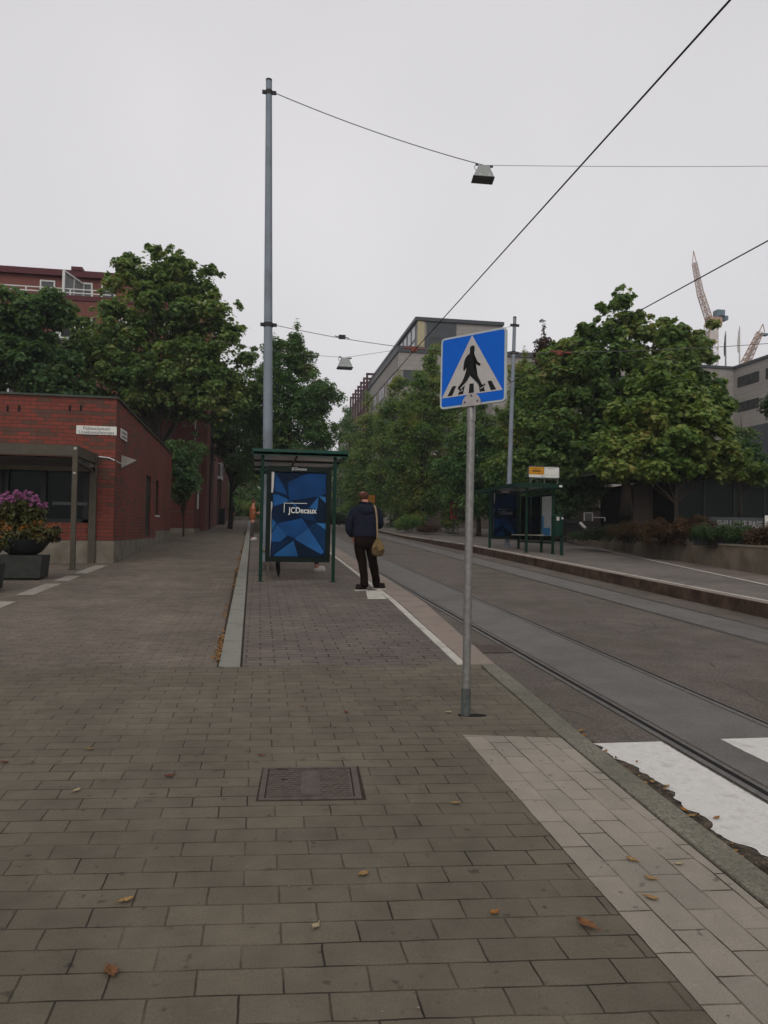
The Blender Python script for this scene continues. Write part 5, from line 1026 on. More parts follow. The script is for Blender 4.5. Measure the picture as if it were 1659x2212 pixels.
mb=MB(); mb.box(a[0],b[0]+.2,Y6-.15,Y6+10,0,zr(1250,1094,Y6)-.05); sub(mb,'base',M['conc_mid'],t)
mb=MB(); mb.box(a[0],b[0]+.3,Y6-.3,Y6-.15,zr(1250,1096,Y6),zr(1250,1091,Y6)); sub(mb,'ledge',M['granite_pink'],t)
mb=MB(); x=AY(1285,1000,Y6)[0]; mb.box(x,x+.45,Y6-.25,Y6,zr(1250,1091,Y6),zr(1250,930,Y6)); sub(mb,'pilaster',M['conc_mid'],t)
Y7=62.; o3=np.array([AY(1000,1100,Y7)[0],Y7,g(Y7)]); t=thing('stone_building','shaded grey stone building with tall windows behind the street trees','building',tuple(o3))
a=AY(905,1100,Y7); b=AY(1230,1100,Y7); mb=MB(); mb.box(a[0],b[0],Y7,Y7+12,0,zr(1000,985,Y7)); sub(mb,'wall',M['beige_wall'],t)
win.s=1
for px in (915,945,985,1005,1025,1070,1100): pwin(px,px+12,1042,1095,Y7,parent=t,fr=.12,frm='office_dark',mull=0)
mb=MB(); mb.box(a[0]-1,b[0]+1,Y7-.4,Y7,0,zr(1000,1103,Y7)); sub(mb,'base',M['conc_mid'],t)
# bright gaps left of the man, put in as white strips on a dark backdrop
Y8=104.; o3=np.array([AY(740,1100,Y8)[0],Y8,g(Y8)]); t=thing('gap_backdrop','dark backdrop with white strips for the bright gaps left of the standing man','building',tuple(o3))
a=AY(690,1100,Y8); b=AY(905,1100,Y8); mb=MB(); mb.box(a[0],b[0],Y8,Y8+6,0,zr(740,1040,Y8)); sub(mb,'wall',M['dark_frame'],t)
for px,w_,p0,p1 in ((733,1.0,1077,1118),(749,2.0,1073,1117),(756,3.2,1075,1117),(763,2.,1088,1117),(775,3.,1088,1113),(787,2.,1088,1112)):
    a=AY(px,p1,Y8-.2); b=AY(px+w_,p0,Y8-.2); mb=MB(); mb.box(a[0],b[0],Y8-.3,Y8-.1,a[2],b[2]); sub(mb,'bar',M['sign_white'],t)  # white strips coloured to stand in for bright gaps

# ---------------------------------------------------------------- retaining wall and planting
WL=[(12.05,15.2),(12.26,17.02),(12.65,20.87),(13.15,25.2),(13.72,29.4),(15.2,35.6)]
ztw=AY(1659,1184,17.2)[2]
def wtop(y): return ztw+max(0,(y-17))*.012
t=thing('retaining_wall','long weathered concrete retaining wall along the far pavement','wall',(12.26,17.02,g(17,.1))); o3=np.array([12.26,17.02,g(17,.1)])
mb=MB(); WL2=[(11.0,3.)]+WL
for (x0,y0),(x1,y1) in zip(WL2,WL2[1:]): mb.hexa([(x0,y0,g(y0,-.2)),(x0+.22,y0,g(y0,-.2)),(x1+.22,y1,g(y1,-.2)),(x1,y1,g(y1,-.2)),(x0,y0,wtop(y0)),(x0+.22,y0,wtop(y0)),(x1+.22,y1,wtop(y1)),(x1,y1,wtop(y1))])
sub(mb,'wall_body',M['concrete'],t)
mb=MB()
for (x0,y0),(x1,y1) in zip(WL2,WL2[1:]): mb.hexa([(x0-.02,y0,wtop(y0)),(x0+.26,y0,wtop(y0)),(x1+.26,y1,wtop(y1)),(x1-.02,y1,wtop(y1)),(x0-.02,y0,wtop(y0)+.05),(x0+.26,y0,wtop(y0)+.05),(x1+.26,y1,wtop(y1)+.05),(x1-.02,y1,wtop(y1)+.05)])
sub(mb,'wall_cap',M['plinth'],t)
mb=MB()
for (x0,y0),(x1,y1) in zip(WL2,WL2[1:]): mb.add([(x0+.22,y0,wtop(y0)-.04),(40,y0,wtop(y0)-.04),(40,y1,wtop(y1)-.04),(x1+.22,y1,wtop(y1)-.04)],[(0,1,2,3)])
mb.build('planting_bed',M['soil'],kind='structure')
def sh(px,py,Y,rw,rh,lm,lb,seed,n=5000,leaf=.07,gp='shrubs above the retaining wall',cl=.2,nc=60,shape=2):
    b=AY(px,py,Y); s_=Y/FOC; zz=max(wtop(Y)-.04,0) if Y<36 else g(Y,.1); zz=wtop(Y)-.04 if (Y<36 and px>1230) else g(Y,.1)
    H=max(.2,b[2]-zz); return shrub(lb,'shrub',b[0],Y,zz,[(0,0,H*.45,rw*s_,.7,H*.5),(-rw*s_*.4,.1,H*.35,rw*s_*.6,.6,H*.4),(rw*s_*.45,-.1,H*.35,rw*s_*.6,.6,H*.4)],lm,seed,n,leaf,cl,nc,gp,shape)
sh(1490,1112,21.5,60,40,'rust','tallest rust-red shrub, right of centre above the wall',81,9000)
sh(1425,1122,22.5,52,35,'rust','rust-red shrub below the big maple trunk',82,8000)
sh(1360,1125,24,50,30,'rust','mixed green and rust shrub left of the red mass',83,7000)
sh(1305,1135,26.5,45,25,'shrub','low dark green shrub near the white-edged ramp',84,6000)
sh(1260,1158,28,28,10,'juniper','thin green ground shrub at the left end of the bed',85,2500,.06)
sh(1545,1132,19.6,45,20,'juniper','fresh green clipped juniper below the lettered band, left one',86,8000,.06,cl=.16)
sh(1595,1132,19.3,45,20,'juniper','fresh green clipped juniper below the lettered band, right one',87,8000,.06,cl=.16)
sh(1655,1135,17.9,32,30,'rust','brownish shrub spilling over the wall at the right edge',88,5000)
sh(882,1115,47,30,22,'lime_y','rounded green bush on the far kerb between pale trunk and signpost',89,5000,.1,'bushes along the street',.3)
sh(925,1135,45,28,12,'rust','low brownish shrub beside the far kerb',90,2500,.08,'bushes along the street',.25)
sh(705,1105,60,30,30,'shrub','dark hedge clump left of the standing man',91,5000,.12,'bushes along the street',.35)
sh(738,1110,60,30,30,'shrub','dark hedge clump just left of the man behind the post',92,5000,.12,'bushes along the street',.35)
sh(1150,1095,38,60,28,'shrub','dark hedge behind the poster of the far shelter',93,6000,.1,'bushes along the street',.3)
b=AY(1500,1155,20.5); mb=MB(); a1=AY(1490,1160,20.2);a2=AY(1618,1160,19.0); mb.beam((a1[0],20.0,wtop(20)+.10),(a2[0],18.7,wtop(19)+.13),.06,.24); mb.beam((a1[0],20.0,wtop(20)+.23),(a2[0],18.7,wtop(19)+.26),.1,.03); o=mb.build('timber_edging',M['dark_frame']); tag(o,'dark low edging board under the clipped junipers','edging')
# white-edged ramp and glazed guard
Y9=31; o3=np.array([AY(1265,1125,Y9)[0],Y9,g(Y9)]); t=thing('stair_hood','dark slanted stairway hood with a white leading edge behind the litter bin','stair canopy',tuple(o3))
a=AY(1253,1129,Y9);b=AY(1280,1158,Y9); mb=MB(); mb.beam((a[0],Y9,a[2]),(b[0],Y9,b[2]),.10,.10); sub(mb,'white_edge',M['plate_white'],t)
c=AY(1228,1125,Y9); mb=MB(); mb.add([(a[0],Y9+.05,a[2]+.05),(c[0],Y9+.4,c[2]+.1),(c[0],Y9+.4,c[2]-.35),(b[0]-.2,Y9+.05,b[2]),(a[0],Y9+1,a[2]+.05)],[(0,1,2,3),(0,4,1)]); mb.box(c[0],a[0],Y9+.1,Y9+1.5,c[2]-.1,a[2]); sub(mb,'hood',M['dark_frame'],t)
mb=MB(); a=AY(1262,1125,Y9+2); b=AY(1280,1108,Y9+2); mb.beam((a[0],Y9+2,a[2]),(a[0],Y9+2,b[2]),.05); mb.beam((a[0],Y9+2,b[2]),(b[0],Y9+2,b[2]),.04); mb.beam((b[0],Y9+2,b[2]),(b[0],Y9+2,a[2]),.04); mb.beam((b[0],Y9+2,b[2]-.2),(b[0]+.6,Y9+2,b[2]-.2),.04); mb.beam((b[0]+.6,Y9+2,b[2]-.2),(b[0]+.6,Y9+2,a[2]),.04); sub(mb,'guard_rail',M['sign_white'],t)
mb=MB(); mb.box(a[0]+.04,b[0]-.04,Y9+1.98,Y9+1.99,a[2],b[2]-.03); sub(mb,'glass_pane',M['glass'],t)
# yellow signs / crate behind the man, roadwork sign
Y10=58.; a=AY(799,1080,Y10); mb=MB(); mb.box(-.5,.5,-.03,.03,-.3,.3); o=thing('direction_board','orange-yellow board on a thin post just right of the man\'s head','sign',tuple(AY(798,1078,Y10)))
mb.build('board',M['yellow_dull'],o); mb=MB(); mb.box(.44,.5,-.03,.03,-3,.5); mb.build('post',M['dark_frame'],o)
p=AY(804,1137,52); t=thing('sand_box','orange-brown crate on the far kerb right of the man\'s elbow','crate',(p[0],52,g(52,0)))
mb=MB(); mb.box(-.42,.42,-.3,.3,0,.5); mb.build('crate_body',M['yellow_dull'],t,bevel=.02); mb=MB(); mb.hexa([(-.46,-.34,.5),(.46,-.34,.5),(.46,.34,.56),(-.46,.34,.56),(-.46,-.34,.54),(.46,-.34,.54),(.46,.34,.62),(-.46,.34,.62)]); mb.build('lid',M['yellow_dull'],t)
p=G(981,1118,.1); t=thing('roadwork_sign','narrow dull red roadwork sign standing left of the signpost','sign',(AY(980,1100,44)[0],44,g(44,.1)))
mb=MB(); mb.box(-.03,.03,-.03,.03,0,1.9); mb.box(-.3,.3,-.2,.2,0,.06); mb.build('stand',M['dark_frame'],t); mb=MB(); mb.box(-.24,.24,-.06,-.03,.85,1.95); mb.build('panel',mat('dull_red',(.10,.02,.012),.6),t)

# ---------------------------------------------------------------- cranes and flags
def lattice(mb,a,b,w0,w1,n,r=.12,up=(0,1,0)):
    a=Vector(a);b=Vector(b);d=(b-a).normalized();u=Vector(up);s_=d.cross(u).normalized();u=s_.cross(d)
    C4=[]
    for i in range(n+1):
        f=i/n; c=a.lerp(b,f); w=(w0+(w1-w0)*f)/2; C4.append([c+s_*w+u*w,c-s_*w+u*w,c-s_*w-u*w,c+s_*w-u*w])
    for k in range(4): mb.tube([c[k] for c in C4],r,4)
    for i in range(n):
        for k in range(4):
            k2=(k+1)%4; p,q=(C4[i][k],C4[i+1][k2]) if i%2 else (C4[i][k2],C4[i+1][k]); mb.tube([p,q],r*.6,4,False)
            mb.tube([C4[i+1][k],C4[i+1][k2]],r*.5,4,False)
YC=270.; A=lambda px,py:Vector(AY(px,py,YC)); mpp=YC/FOC
o3=np.array(AY(1537,1000,YC)); t=thing('tower_crane','tall luffing tower crane with raised jib and dark cabin, above the right maple','crane',tuple(o3))
mb=MB(); lattice(mb,A(1536,1000),A(1536,700),22*mpp,22*mpp,22,.17); sub(mb,'mast',M['crane'],t)
mb=MB(); q=A(1535,726); mb.box(q.x-1.5,q.x+1.6,YC-2,YC+2,q.z-1.8,q.z+1.8); sub(mb,'mast_banner',M['crane_white'],t)
mb=MB(); lattice(mb,A(1532,692),A(1513,634),12*mpp,11*mpp,8,.2); lattice(mb,A(1513,634),A(1500,568),11*mpp,8*mpp,12,.15); mb.tube([A(1496,567),A(1498,542)],.15,4); mb.tube([A(1504,566),A(1498,542)],.2,4); sub(mb,'jib',M['crane'],t)
mb=MB(); q=A(1541,688); mb.box(q.x-2.4,q.x+2.6,YC-1.8,YC+1.8,q.z-3.2,q.z+.2); sub(mb,'slewing_platform',M['crane'],t)
mb=MB(); q=A(1554,680); mb.box(q.x-1.8,q.x+1.4,YC-1.5,YC+1.5,q.z-1.9,q.z+1.6); mb.box(q.x-1.0,q.x+2.8,YC-1.5,YC+1.5,q.z-2.2,q.z-.6); sub(mb,'cabin',M['crane_blue'],t)
o3=np.array(AY(1610,900,YC)); t=thing('tower_crane','red and white crane jib slanting up at the right edge over the office roof','crane',tuple(o3))
mb=MB(); lattice(mb,A(1605,795),A(1642,718),16*mpp,10*mpp,13,.2); mb.tube([A(1639,718),A(1648,700)],.2,4); mb.tube([A(1652,718),A(1648,700)],.2,4); sub(mb,'jib',M['crane'],t)
mb=MB(); mb.tube([A(1603,797),A(1636,730)],.5,6); sub(mb,'hoist_line',M['crane_white'],t)
mb=MB(); lattice(mb,A(1605,1000),A(1605,790),18*mpp,18*mpp,10,.28); sub(mb,'mast',M['crane'],t)
mb=MB(); q=A(1652,722); mb.box(q.x-1.6,q.x+1,YC-1,YC+1,q.z-.6,q.z+.2); sub(mb,'platform',M['crane_blue'],t)
YF=yc+8
for i,(px,pt,pb,m_,fa,fb,wv,lb) in enumerate([(1567.5,716,795,'office_dark',722,765,-5,'dark limp flag on the left of two rooftop flagpoles'),(1597.5,705,792,'sign_white',712,757,-6,'pale limp flag on the right of two rooftop flagpoles')]):
    a=AY(px,pb+18,YF); b=AY(px,pt,YF); t=thing('flagpole',lb,'flagpole',tuple(a),0,'flagpoles on the office roof'); o3=np.array(a)
    mb=MB(); mb.tube([tuple(a),tuple(b)],[.12,.07],8); sub(mb,'mast',M['sign_white'] if i else M['galv'],t)
    A0=AY(px,fa,YF); A1=AY(px,fb,YF); w=abs(wv)*YF/FOC; n=10; vs=[]
    for k in range(n+1):
        f=k/n; z=A0[2]+(A1[2]-A0[2])*f; ww=w*(.25+.75*math.sin(min(1,f*1.15)*math.pi*.62)); 
        for j in range(5): vs.append((A0[0]-ww*j/4,YF+.12*math.sin(j*2.1+f*3),z-.15*j*f))
    mb=MB(); mb.add(vs,[(k*5+j,k*5+j+1,(k+1)*5+j+1,(k+1)*5+j) for k in range(n) for j in range(4)]); sub(mb,'flag',M[m_],t,smooth=True)

# ---------------------------------------------------------------- planters with flowers
def flowercloud(name,cl,size,n,lm,seed,parent,shape=2):
    rng=np.random.default_rng(seed); V,k=leafcloud(cl,size,n,rng,shape,0.1); return leafmesh(name,V,k,LM[lm],parent)
def planter(X,Y,label,w=.90):
    z=g(Y,-.09); t=thing('planter',label,'planter',(X,Y,z),rad(2),'dark planters by the canopy')
    mb=MB(); h=w/2; mb.hexa([(-h,-.36,.03),(h*.92,-.36,.03),(h*.92,.36,.03),(-h,.36,.03),(-h,-.38,.49),(h,-.38,.49),(h,.38,.49),(-h,.38,.49)]); mb.box(-h+.05,h-.1,-.3,.3,-.04,.03); mb.build('base_box',M['planter'],t,bevel=.012)
    mb=MB(); mb.loft([((0,0,.50),.26,.22),((0,0,.56),.35,.29),((0,0,.70),.46,.37),((0,0,.80),.54,.42),((0,0,.82),.55,.43)],28,2.4); mb.build('bowl',M['bowl'],t,smooth='auto')
    mb=MB(); mb.loft([((0,0,.80),.50,.38),((0,0,.825),.50,.38)],24,2.4); mb.build('soil',M['soil'],t)
    return t,z
r_=np.random.default_rng(5)
for i,(X,Y,lb) in enumerate([(-4.80,16.9,'dark grey planter box with a bowl of purple and orange flowers, fully in view'),(-4.98,14.55,'nearer planter cut off by the left edge of the picture')]):
    pt,z=planter(X,Y,lb)
    s_=1.0 if i==0 else .9
    def F_(nm,cat,lab): 
        return thing(nm,lab,cat,(X,Y,z+.82),0,'flowers in the planters')
    w=['in the whole planter','in the planter at the left edge'][i]
    if i==0:
        f=F_('phlox','flower','tall purple phlox clump '+w)
        heads=[]
        for k in range(90):
            a=r_.uniform(-.62,.40); d=r_.uniform(-.3,.3); zt_=(.98-.55*max(0,abs(a+.1)-.18)**1.0)*s_*r_.uniform(.82,1.03)-abs(d)*.2; heads.append((a,d,zt_))
        mb=MB(); 
        for a,d,h in heads: mb.tube([(a*.45,d*.5,0),(a*.8,d*.9,h*.55),(a,d,h)],.005,4,False)
        mb.build('stems',mat('stem_green',(.05,.06,.02)),f)
        flowercloud('blossom',[(a,d,h,.042,.042,.036,1) for a,d,h in heads],.036,4200,'purple',7,f)
        flowercloud('leaves',[(a*.85,d*.8,h*u,.12,.12,.16,1) for a,d,h in heads for u in (.35,.55,.75)],.085,3400,'olive',8,f)
    f=F_('marigold','flower','low orange marigolds '+w)
    cl=[(r_.uniform(-.5,.62),r_.uniform(-.4,.15),r_.uniform(.05,.34),.12,.1,.07,1) for k in range(30)]
    flowercloud('blossom',cl,.042,1000,'orangef',9+i,f); flowercloud('leaves',[(a,b,c*.55,.16,.14,.12,1) for a,b,c,*_ in cl],.07,2600,'olive',10+i,f)
    f=F_('petunia','flower','violet trailing flowers spilling over the bowl '+w)
    cl=[(r_.uniform(-.62,-.15),r_.uniform(-.5,-.25),r_.uniform(-.22,.22),.1,.07,.1,1) for k in range(12)]+[(r_.uniform(.5,.72),r_.uniform(-.3,.1),r_.uniform(.0,.25),.08,.08,.06,1) for k in range(4)]
    flowercloud('blossom',cl,.04,500,'violet',19+i,f); flowercloud('leaves',cl,.06,900,'shrub',20+i,f)

# ---------------------------------------------------------------- people
def skinned(name,verts,edges,rs,m,parent,sub_=2):
    me=bpy.data.meshes.new(name); me.from_pydata(verts,edges,[]); o=bpy.data.objects.new(name,me); COL.objects.link(o)
    sk=o.modifiers.new('s','SKIN'); sk.use_smooth_shade=True
    for i,r in enumerate(rs): 
        v=me.skin_vertices[0].data[i]; v.radius=(r,r) if not isinstance(r,tuple) else r; v.use_root=(i==0)
    sb=o.modifiers.new('u','SUBSURF'); sb.levels=sub_; sb.render_levels=sub_
    bpy.context.view_layer.update(); nm=bpy.data.meshes.new_from_object(o.evaluated_get(bpy.context.evaluated_depsgraph_get()))
    bpy.data.objects.remove(o); nm.name=name; nm.materials.clear(); nm.materials.append(m); nm.polygons.foreach_set('use_smooth',[True]*len(nm.polygons))
    q=bpy.data.objects.new(name,nm); COL.objects.link(q); q.parent=parent; return q
def smoothobj(mb,name,m,parent,lv=1,noise=0,ns=6,seed=0):
    o=mb.build(name,m,parent,smooth=True)
    if lv or noise:
        s_=o.modifiers.new('u','SUBSURF'); s_.levels=lv; s_.render_levels=lv
        if noise:
            tx=bpy.data.textures.new(name+'_fold','CLOUDS'); tx.noise_scale=1/ns; d=o.modifiers.new('d','DISPLACE'); d.texture=tx; d.strength=noise; d.mid_level=.5
        bpy.context.view_layer.update(); nm=bpy.data.meshes.new_from_object(o.evaluated_get(bpy.context.evaluated_depsgraph_get())); o.modifiers.clear(); o.data=nm
    return o
def V3(*a): return Vector(a)
def limb(mb,pts,n=14):   # pts: (x,y,z,rx) tapering tube, horizontal-ish rings following the axis
    mb.tube([p[:3] for p in pts],[p[3] for p in pts],n)
def head(parent,c,fwd,k=1.0,skin='skin'):
    """head with brow, nose, chin, ears; c centre, fwd facing angle about z, pitched down a little"""
    pass
def face_bits(verts_from,fw,up,c,m,parent,k):
    rt=fw.cross(up)
    mb=MB()
    for s_ in (-1,1):   # ears
        e=c+rt*(.078*k*s_)+up*(-.005*k); mb.loft([(e+fw*(-.012)+up*(-.03*k),rt*.008,fw*.008),(e+up*(-.015*k),rt*.014,fw*.017),(e+up*(.012*k)-fw*.004,rt*.016,fw*.021),(e+up*(.03*k)-fw*.006,rt*.008,fw*.012)],10)
    smoothobj(mb,'ear',m,parent,1)
    mb=MB(); nz=c+fw*.098*k; mb.loft([(nz+up*.02*k-fw*.012,rt*.008,fw*.008),(nz-up*.01*k,rt*.011,fw*.014),(nz-up*.028*k+fw*.002,rt*.016,fw*.018),(nz-up*.034*k-fw*.006,rt*.010,fw*.008)],10); smoothobj(mb,'nose',m,parent,1)
    mb=MB()
    for s_ in (-1,1): e=c+rt*.031*k*s_+fw*.083*k+up*.006*k; mb.tube([e,e+fw*.006],.008,8)
    mb.build('eye',M['black'],parent)
    mb=MB(); e=c+fw*.084*k-up*.06*k; mb.beam(e-rt*.022,e+rt*.022,.008,.006); mb.build('mouth',mat('lips',(.25,.09,.07),.6),parent)
# --- standing man seen from behind
mo=G(787,1276); t=thing('person','man seen from behind in navy hoodie and brown trousers, head bowed, at the platform edge','person',tuple(mo)); t.scale=(.985,1.0,1.005)
gz=lambda x,y: S*y
bv=[(0,0,.98),(0,.0,1.14),(0,-.01,1.30),(0,.0,1.48),(-.005,.02,1.585),(-.02,.055,1.66),(-.035,.085,1.76),(-.035,.08,1.835)]
br_=[(.13,.11),(.12,.1),(.14,.1),(.13,.09),(.058,.058),(.062,.066),(.086,.098),(.074,.088)]
be=[(i,i+1) for i in range(7)]
def addp(pts,rs,start):
    i0=len(bv); 
    for k,(p,r) in enumerate(zip(pts,rs)): bv.append(p); br_.append(r); be.append((start if k==0 else i0+k-1,i0+k))
    return len(bv)-1
addp([(-.10,0,.90),(-.09,.01,.70),(-.04,.0,.50),(-.01,-.02,.28),(0.0,-.0,.10),(-.06,-.02,.04)],[.09,.075,.055,.05,.035,.03],0)
addp([(.10,0,.90),(.13,.03,.70),(.175,.08,.50),(.22,.15,.29),(.27,.25,.115),(.33,.27,.06)],[.09,.075,.055,.05,.035,.03],0)
lw_=addp([(-.19,0,1.50),(-.27,-.01,1.36),(-.325,-.01,1.17),(-.29,.05,1.06),(-.22,.10,.99)],[.07,.05,.045,.038,.03],3)
rw_=addp([(.17,0,1.50),(.25,.0,1.38),(.30,.02,1.22),(.25,.16,1.20),(.15,.27,1.25)],[.07,.05,.045,.038,.03],3)
bd=skinned('body',bv,be,br_,M['skin'],t,2)
fw=V3(-.25,.93,-.32).normalized(); up=V3(0,0,1)-fw*V3(0,0,1).dot(fw); up.normalize(); hc=V3(-.035,.085,1.765)
# five-fingered hands
def hand(c,d,nrm,parent,side,phone=False):
    d=Vector(d).normalized(); n=Vector(nrm).normalized(); s_=d.cross(n).normalized()*side; c=Vector(c); vs=[c-d*.05,c,c+d*.045]; rs=[(.026,.018),(.036,.018),(.038,.016)]; es=[(0,1),(1,2)]
    for k,(o_,L_) in enumerate(((-.028,.062),(-.009,.072),(.010,.068),(.028,.052))):
        i=len(vs); a=c+d*.055+s_*o_; b=a+d*L_*.5-n*.008; e=b+d*L_*.4-n*.024; vs+=[a,b,e]; rs+=[.0085,.008,.0065]; es+=[(2,i),(i,i+1),(i+1,i+2)]
    i=len(vs); a=c-s_*.03+d*.005; vs+=[a,a-s_*.02+d*.025-n*.01,a-s_*.016+d*.05-n*.02]; rs+=[.011,.0095,.008]; es+=[(1,i),(i,i+1),(i+1,i+2)]
    return skinned('hand',[tuple(v) for v in vs],es,rs,M['skin'],parent,2)
hand((-.19,.13,.955),(.3,.5,-.7),(0,.6,.5),t,1); hand((.12,.31,1.27),(-.6,.7,.3),(0,0,1),t,-1)
face_bits(None,fw,up,hc,M['skin'],t,1.0)
# thinning ginger hair: shell with bald crown showing
mb=MB(); rt=fw.cross(up)
rows=[]
for i in range(7):
    f=i/6; a=rad(-62+f*106); # from nape to forehead height
    rows.append((hc+up*(.118*math.sin(a))-fw*.006,rt*(.0885*math.cos(a)),fw*(.106*math.cos(a))))
vs=[]; n=20
for c,a,b in rows[0:5]:
    for k in range(n+1):
        th=rad(165+ (210)*k/n); vs.append(c+a*math.cos(th)+b*math.sin(th)+Vector((random.Random(k).uniform(-.001,.001),0,0)))
mb.add(vs,[(i*(n+1)+k,i*(n+1)+k+1,(i+1)*(n+1)+k+1,(i+1)*(n+1)+k) for i in range(4) for k in range(n)]); 
h_=mb.build('hair',M['hair_red'],t,smooth=True); sdf=h_.modifiers.new('s','SOLIDIFY'); sdf.thickness=.006; sdf.offset=1
# hoodie: torso and sleeves in one garment
mb=MB()
mb.loft([((.0,0,1.015),.243,.150),((.0,0,1.04),.252,.158),((.0,-.005,1.07),.245,.155),((.0,-.005,1.18),.242,.15),((-.005,-.01,1.30),.252,.152),((-.01,-.01,1.40),.262,.15),((-.01,-.005,1.48),.252,.138),((-.01,.0,1.535),.215,.12),((-.012,.01,1.575),.135,.10),((-.015,.02,1.60),.085,.085)],22,2.35)
limb(mb,[(-.15,0,1.50,.075),(-.215,0,1.475,.092),(-.262,-.01,1.38,.088),(-.300,-.015,1.26,.08),(-.322,-.01,1.17,.074),(-.308,.025,1.10,.072),(-.26,.075,1.035,.062),(-.225,.10,1.0,.052)])
limb(mb,[(.12,0,1.50,.075),(.19,0,1.475,.092),(.238,.0,1.39,.088),(.275,.01,1.28,.08),(.292,.04,1.205,.076),(.27,.12,1.20,.068),(.2,.21,1.225,.056),(.15,.27,1.25,.048)])
hd=smoothobj(mb,'hoodie',M['hoodie'],t,1,.022,9)
mb=MB()   # hood lying on the back
mb.loft([((-.01,-.145,1.385),.03,.018),((-.01,-.150,1.41),.095,.034),((-.01,-.148,1.455),.145,.048),((-.01,-.130,1.51),.165,.058),((-.01,-.095,1.56),.155,.062),((-.012,-.05,1.595),.125,.07),((-.014,.01,1.625),.098,.075),((-.016,.03,1.635),.08,.06)],22,2.2); smoothobj(mb,'hood',M['hoodie'],t,1,.014,10)
mb=MB(); mb.tube([(-.015+.105*math.cos(a),-.005+.085*math.sin(a)-.02,1.615+.012*math.sin(a*2)) for a in [2*math.pi*k/18 for k in range(19)]],.022,8,False); smoothobj(mb,'hood_rim',M['hoodie'],t,1)
mb=MB(); mb.loft([((0,0,1.0),.234,.148),((0,0,1.042),.238,.152)],22,2.35); smoothobj(mb,'hem_rib',M['hood_in'],t,0)
# trousers
mb=MB(); mb.loft([((0,0,1.06),.20,.13),((0,-.01,.98),.212,.145),((.0,-.015,.90),.218,.155),((.005,-.01,.82),.21,.145),((.012,0,.76),.19,.12)],22,2.3)
limb(mb,[(-.10,-.005,.92,.112),(-.102,0,.80,.112),(-.09,.005,.70,.104),(-.062,.005,.60,.092),(-.04,.0,.50,.084),(-.03,-.01,.40,.08),(-.015,-.015,.28,.077),(-.004,-.01,.16,.076),(.0,-.005,.09,.080),(.0,-.005,.06,.078)],18)
limb(mb,[(.10,-.005,.92,.112),(.112,.01,.80,.110),(.13,.03,.70,.102),(.148,.06,.60,.092),(.175,.09,.50,.085),(.198,.13,.40,.081),(.228,.17,.28,.078),(.254,.215,.17,.078),(.264,.235,.105,.08),(.266,.24,.08,.078)],18)
smoothobj(mb,'trousers',M['trousers'],t,1,.026,8)
def shoe(x,y,z,ang,parent,k=1.0,mat_='shoe',sole='sole'):
    e=thing('shoe',None,None,(x,y,z),ang); e.parent=parent
    mb=MB(); mb.loft([((0,-.02,.018),.045*k,.132*k),((0,-.018,.04),.045*k,.128*k),((0,-.028,.066),.043*k,.112*k),((0,-.048,.092),.041*k,.085*k),((0,-.078,.11),.038*k,.05*k),((0,-.082,.125),.034*k,.044*k)],20,2.4); 
    vs=mb.v; o=smoothobj(mb,'upper',M[mat_],e,1)
    mb=MB(); mb.loft([((0,-.02,0),.044*k,.136*k),((0,-.02,.022),.047*k,.139*k)],20,2.4); mb.build('sole',M[sole],e,smooth='auto')
    return e
shoe(-.045,.0,gz(0,0)+.0,rad(-66),t,1.02); shoe(.305,.27,gz(0,.28)-.002,rad(60),t,1.02)
# shoulder bag
bx_=.215; bt=thing('shoulder_bag','khaki canvas shoulder bag hanging at the standing man\'s right hip','bag',(mo[0]+bx_,mo[1]-.16,mo[2]+.80),rad(-12))
mb=MB(); mb.loft([((0,0,-.155),.06,.04),((0,0,-.135),.105,.06),((.0,0,-.07),.125,.075),((.005,0,.0),.118,.072),((.0,0,.07),.095,.06),((-.005,0,.12),.068,.05),((-.008,0,.165),.035,.035),((-.008,0,.18),.02,.02)],18,2.3); smoothobj(mb,'bag_body',M['bag_dark'],bt,1,.02,10)
mb=MB(); mb.add([(-.01,-.045,.15),(.035,-.05,.16),(.07,-.055,.10),(.125,-.065,-.02),(.085,-.09,-.03),(.03,-.097,-.06),(-.0,-.093,.0),(-.02,-.075,.08)],[(0,1,2,7),(7,2,5,6),(2,3,4,5)]); f_=mb.build('flap',M['bag'],bt); q=f_.modifiers.new('s','SOLIDIFY'); q.thickness=.008
mb=MB(); mb.add([(-.03,-.05,.13),(.0,-.062,.13),(-.015,-.085,.05),(-.05,-.08,.0),(-.115,-.07,-.03),(-.09,-.065,.04)],[(0,1,2,3,5),(3,4,5)]); f_=mb.build('flap',M['bag'],bt); q=f_.modifiers.new('s','SOLIDIFY'); q.thickness=.008
mb=MB(); o0=Vector((bx_,-.16,.80)); sp=[V3(.205,-.14,.975),V3(.198,-.168,1.10),V3(.19,-.172,1.22),V3(.185,-.172,1.34),V3(.172,-.162,1.45),V3(.158,-.135,1.535),V3(.15,-.08,1.578),V3(.148,.0,1.59),V3(.155,.09,1.52),V3(.17,.15,1.38)]
Rz=Matrix.Rotation(rad(12),3,'Z'); sp=[Rz@(p-o0) for p in sp]
for a,b in zip(sp,sp[1:]): mb.beam(a,b,.032,.006,up=Rz@V3(0,-1,.2) if a.z<.66 else Rz@V3(0,-.2,1))
mb.build('strap',M['strap'],bt)
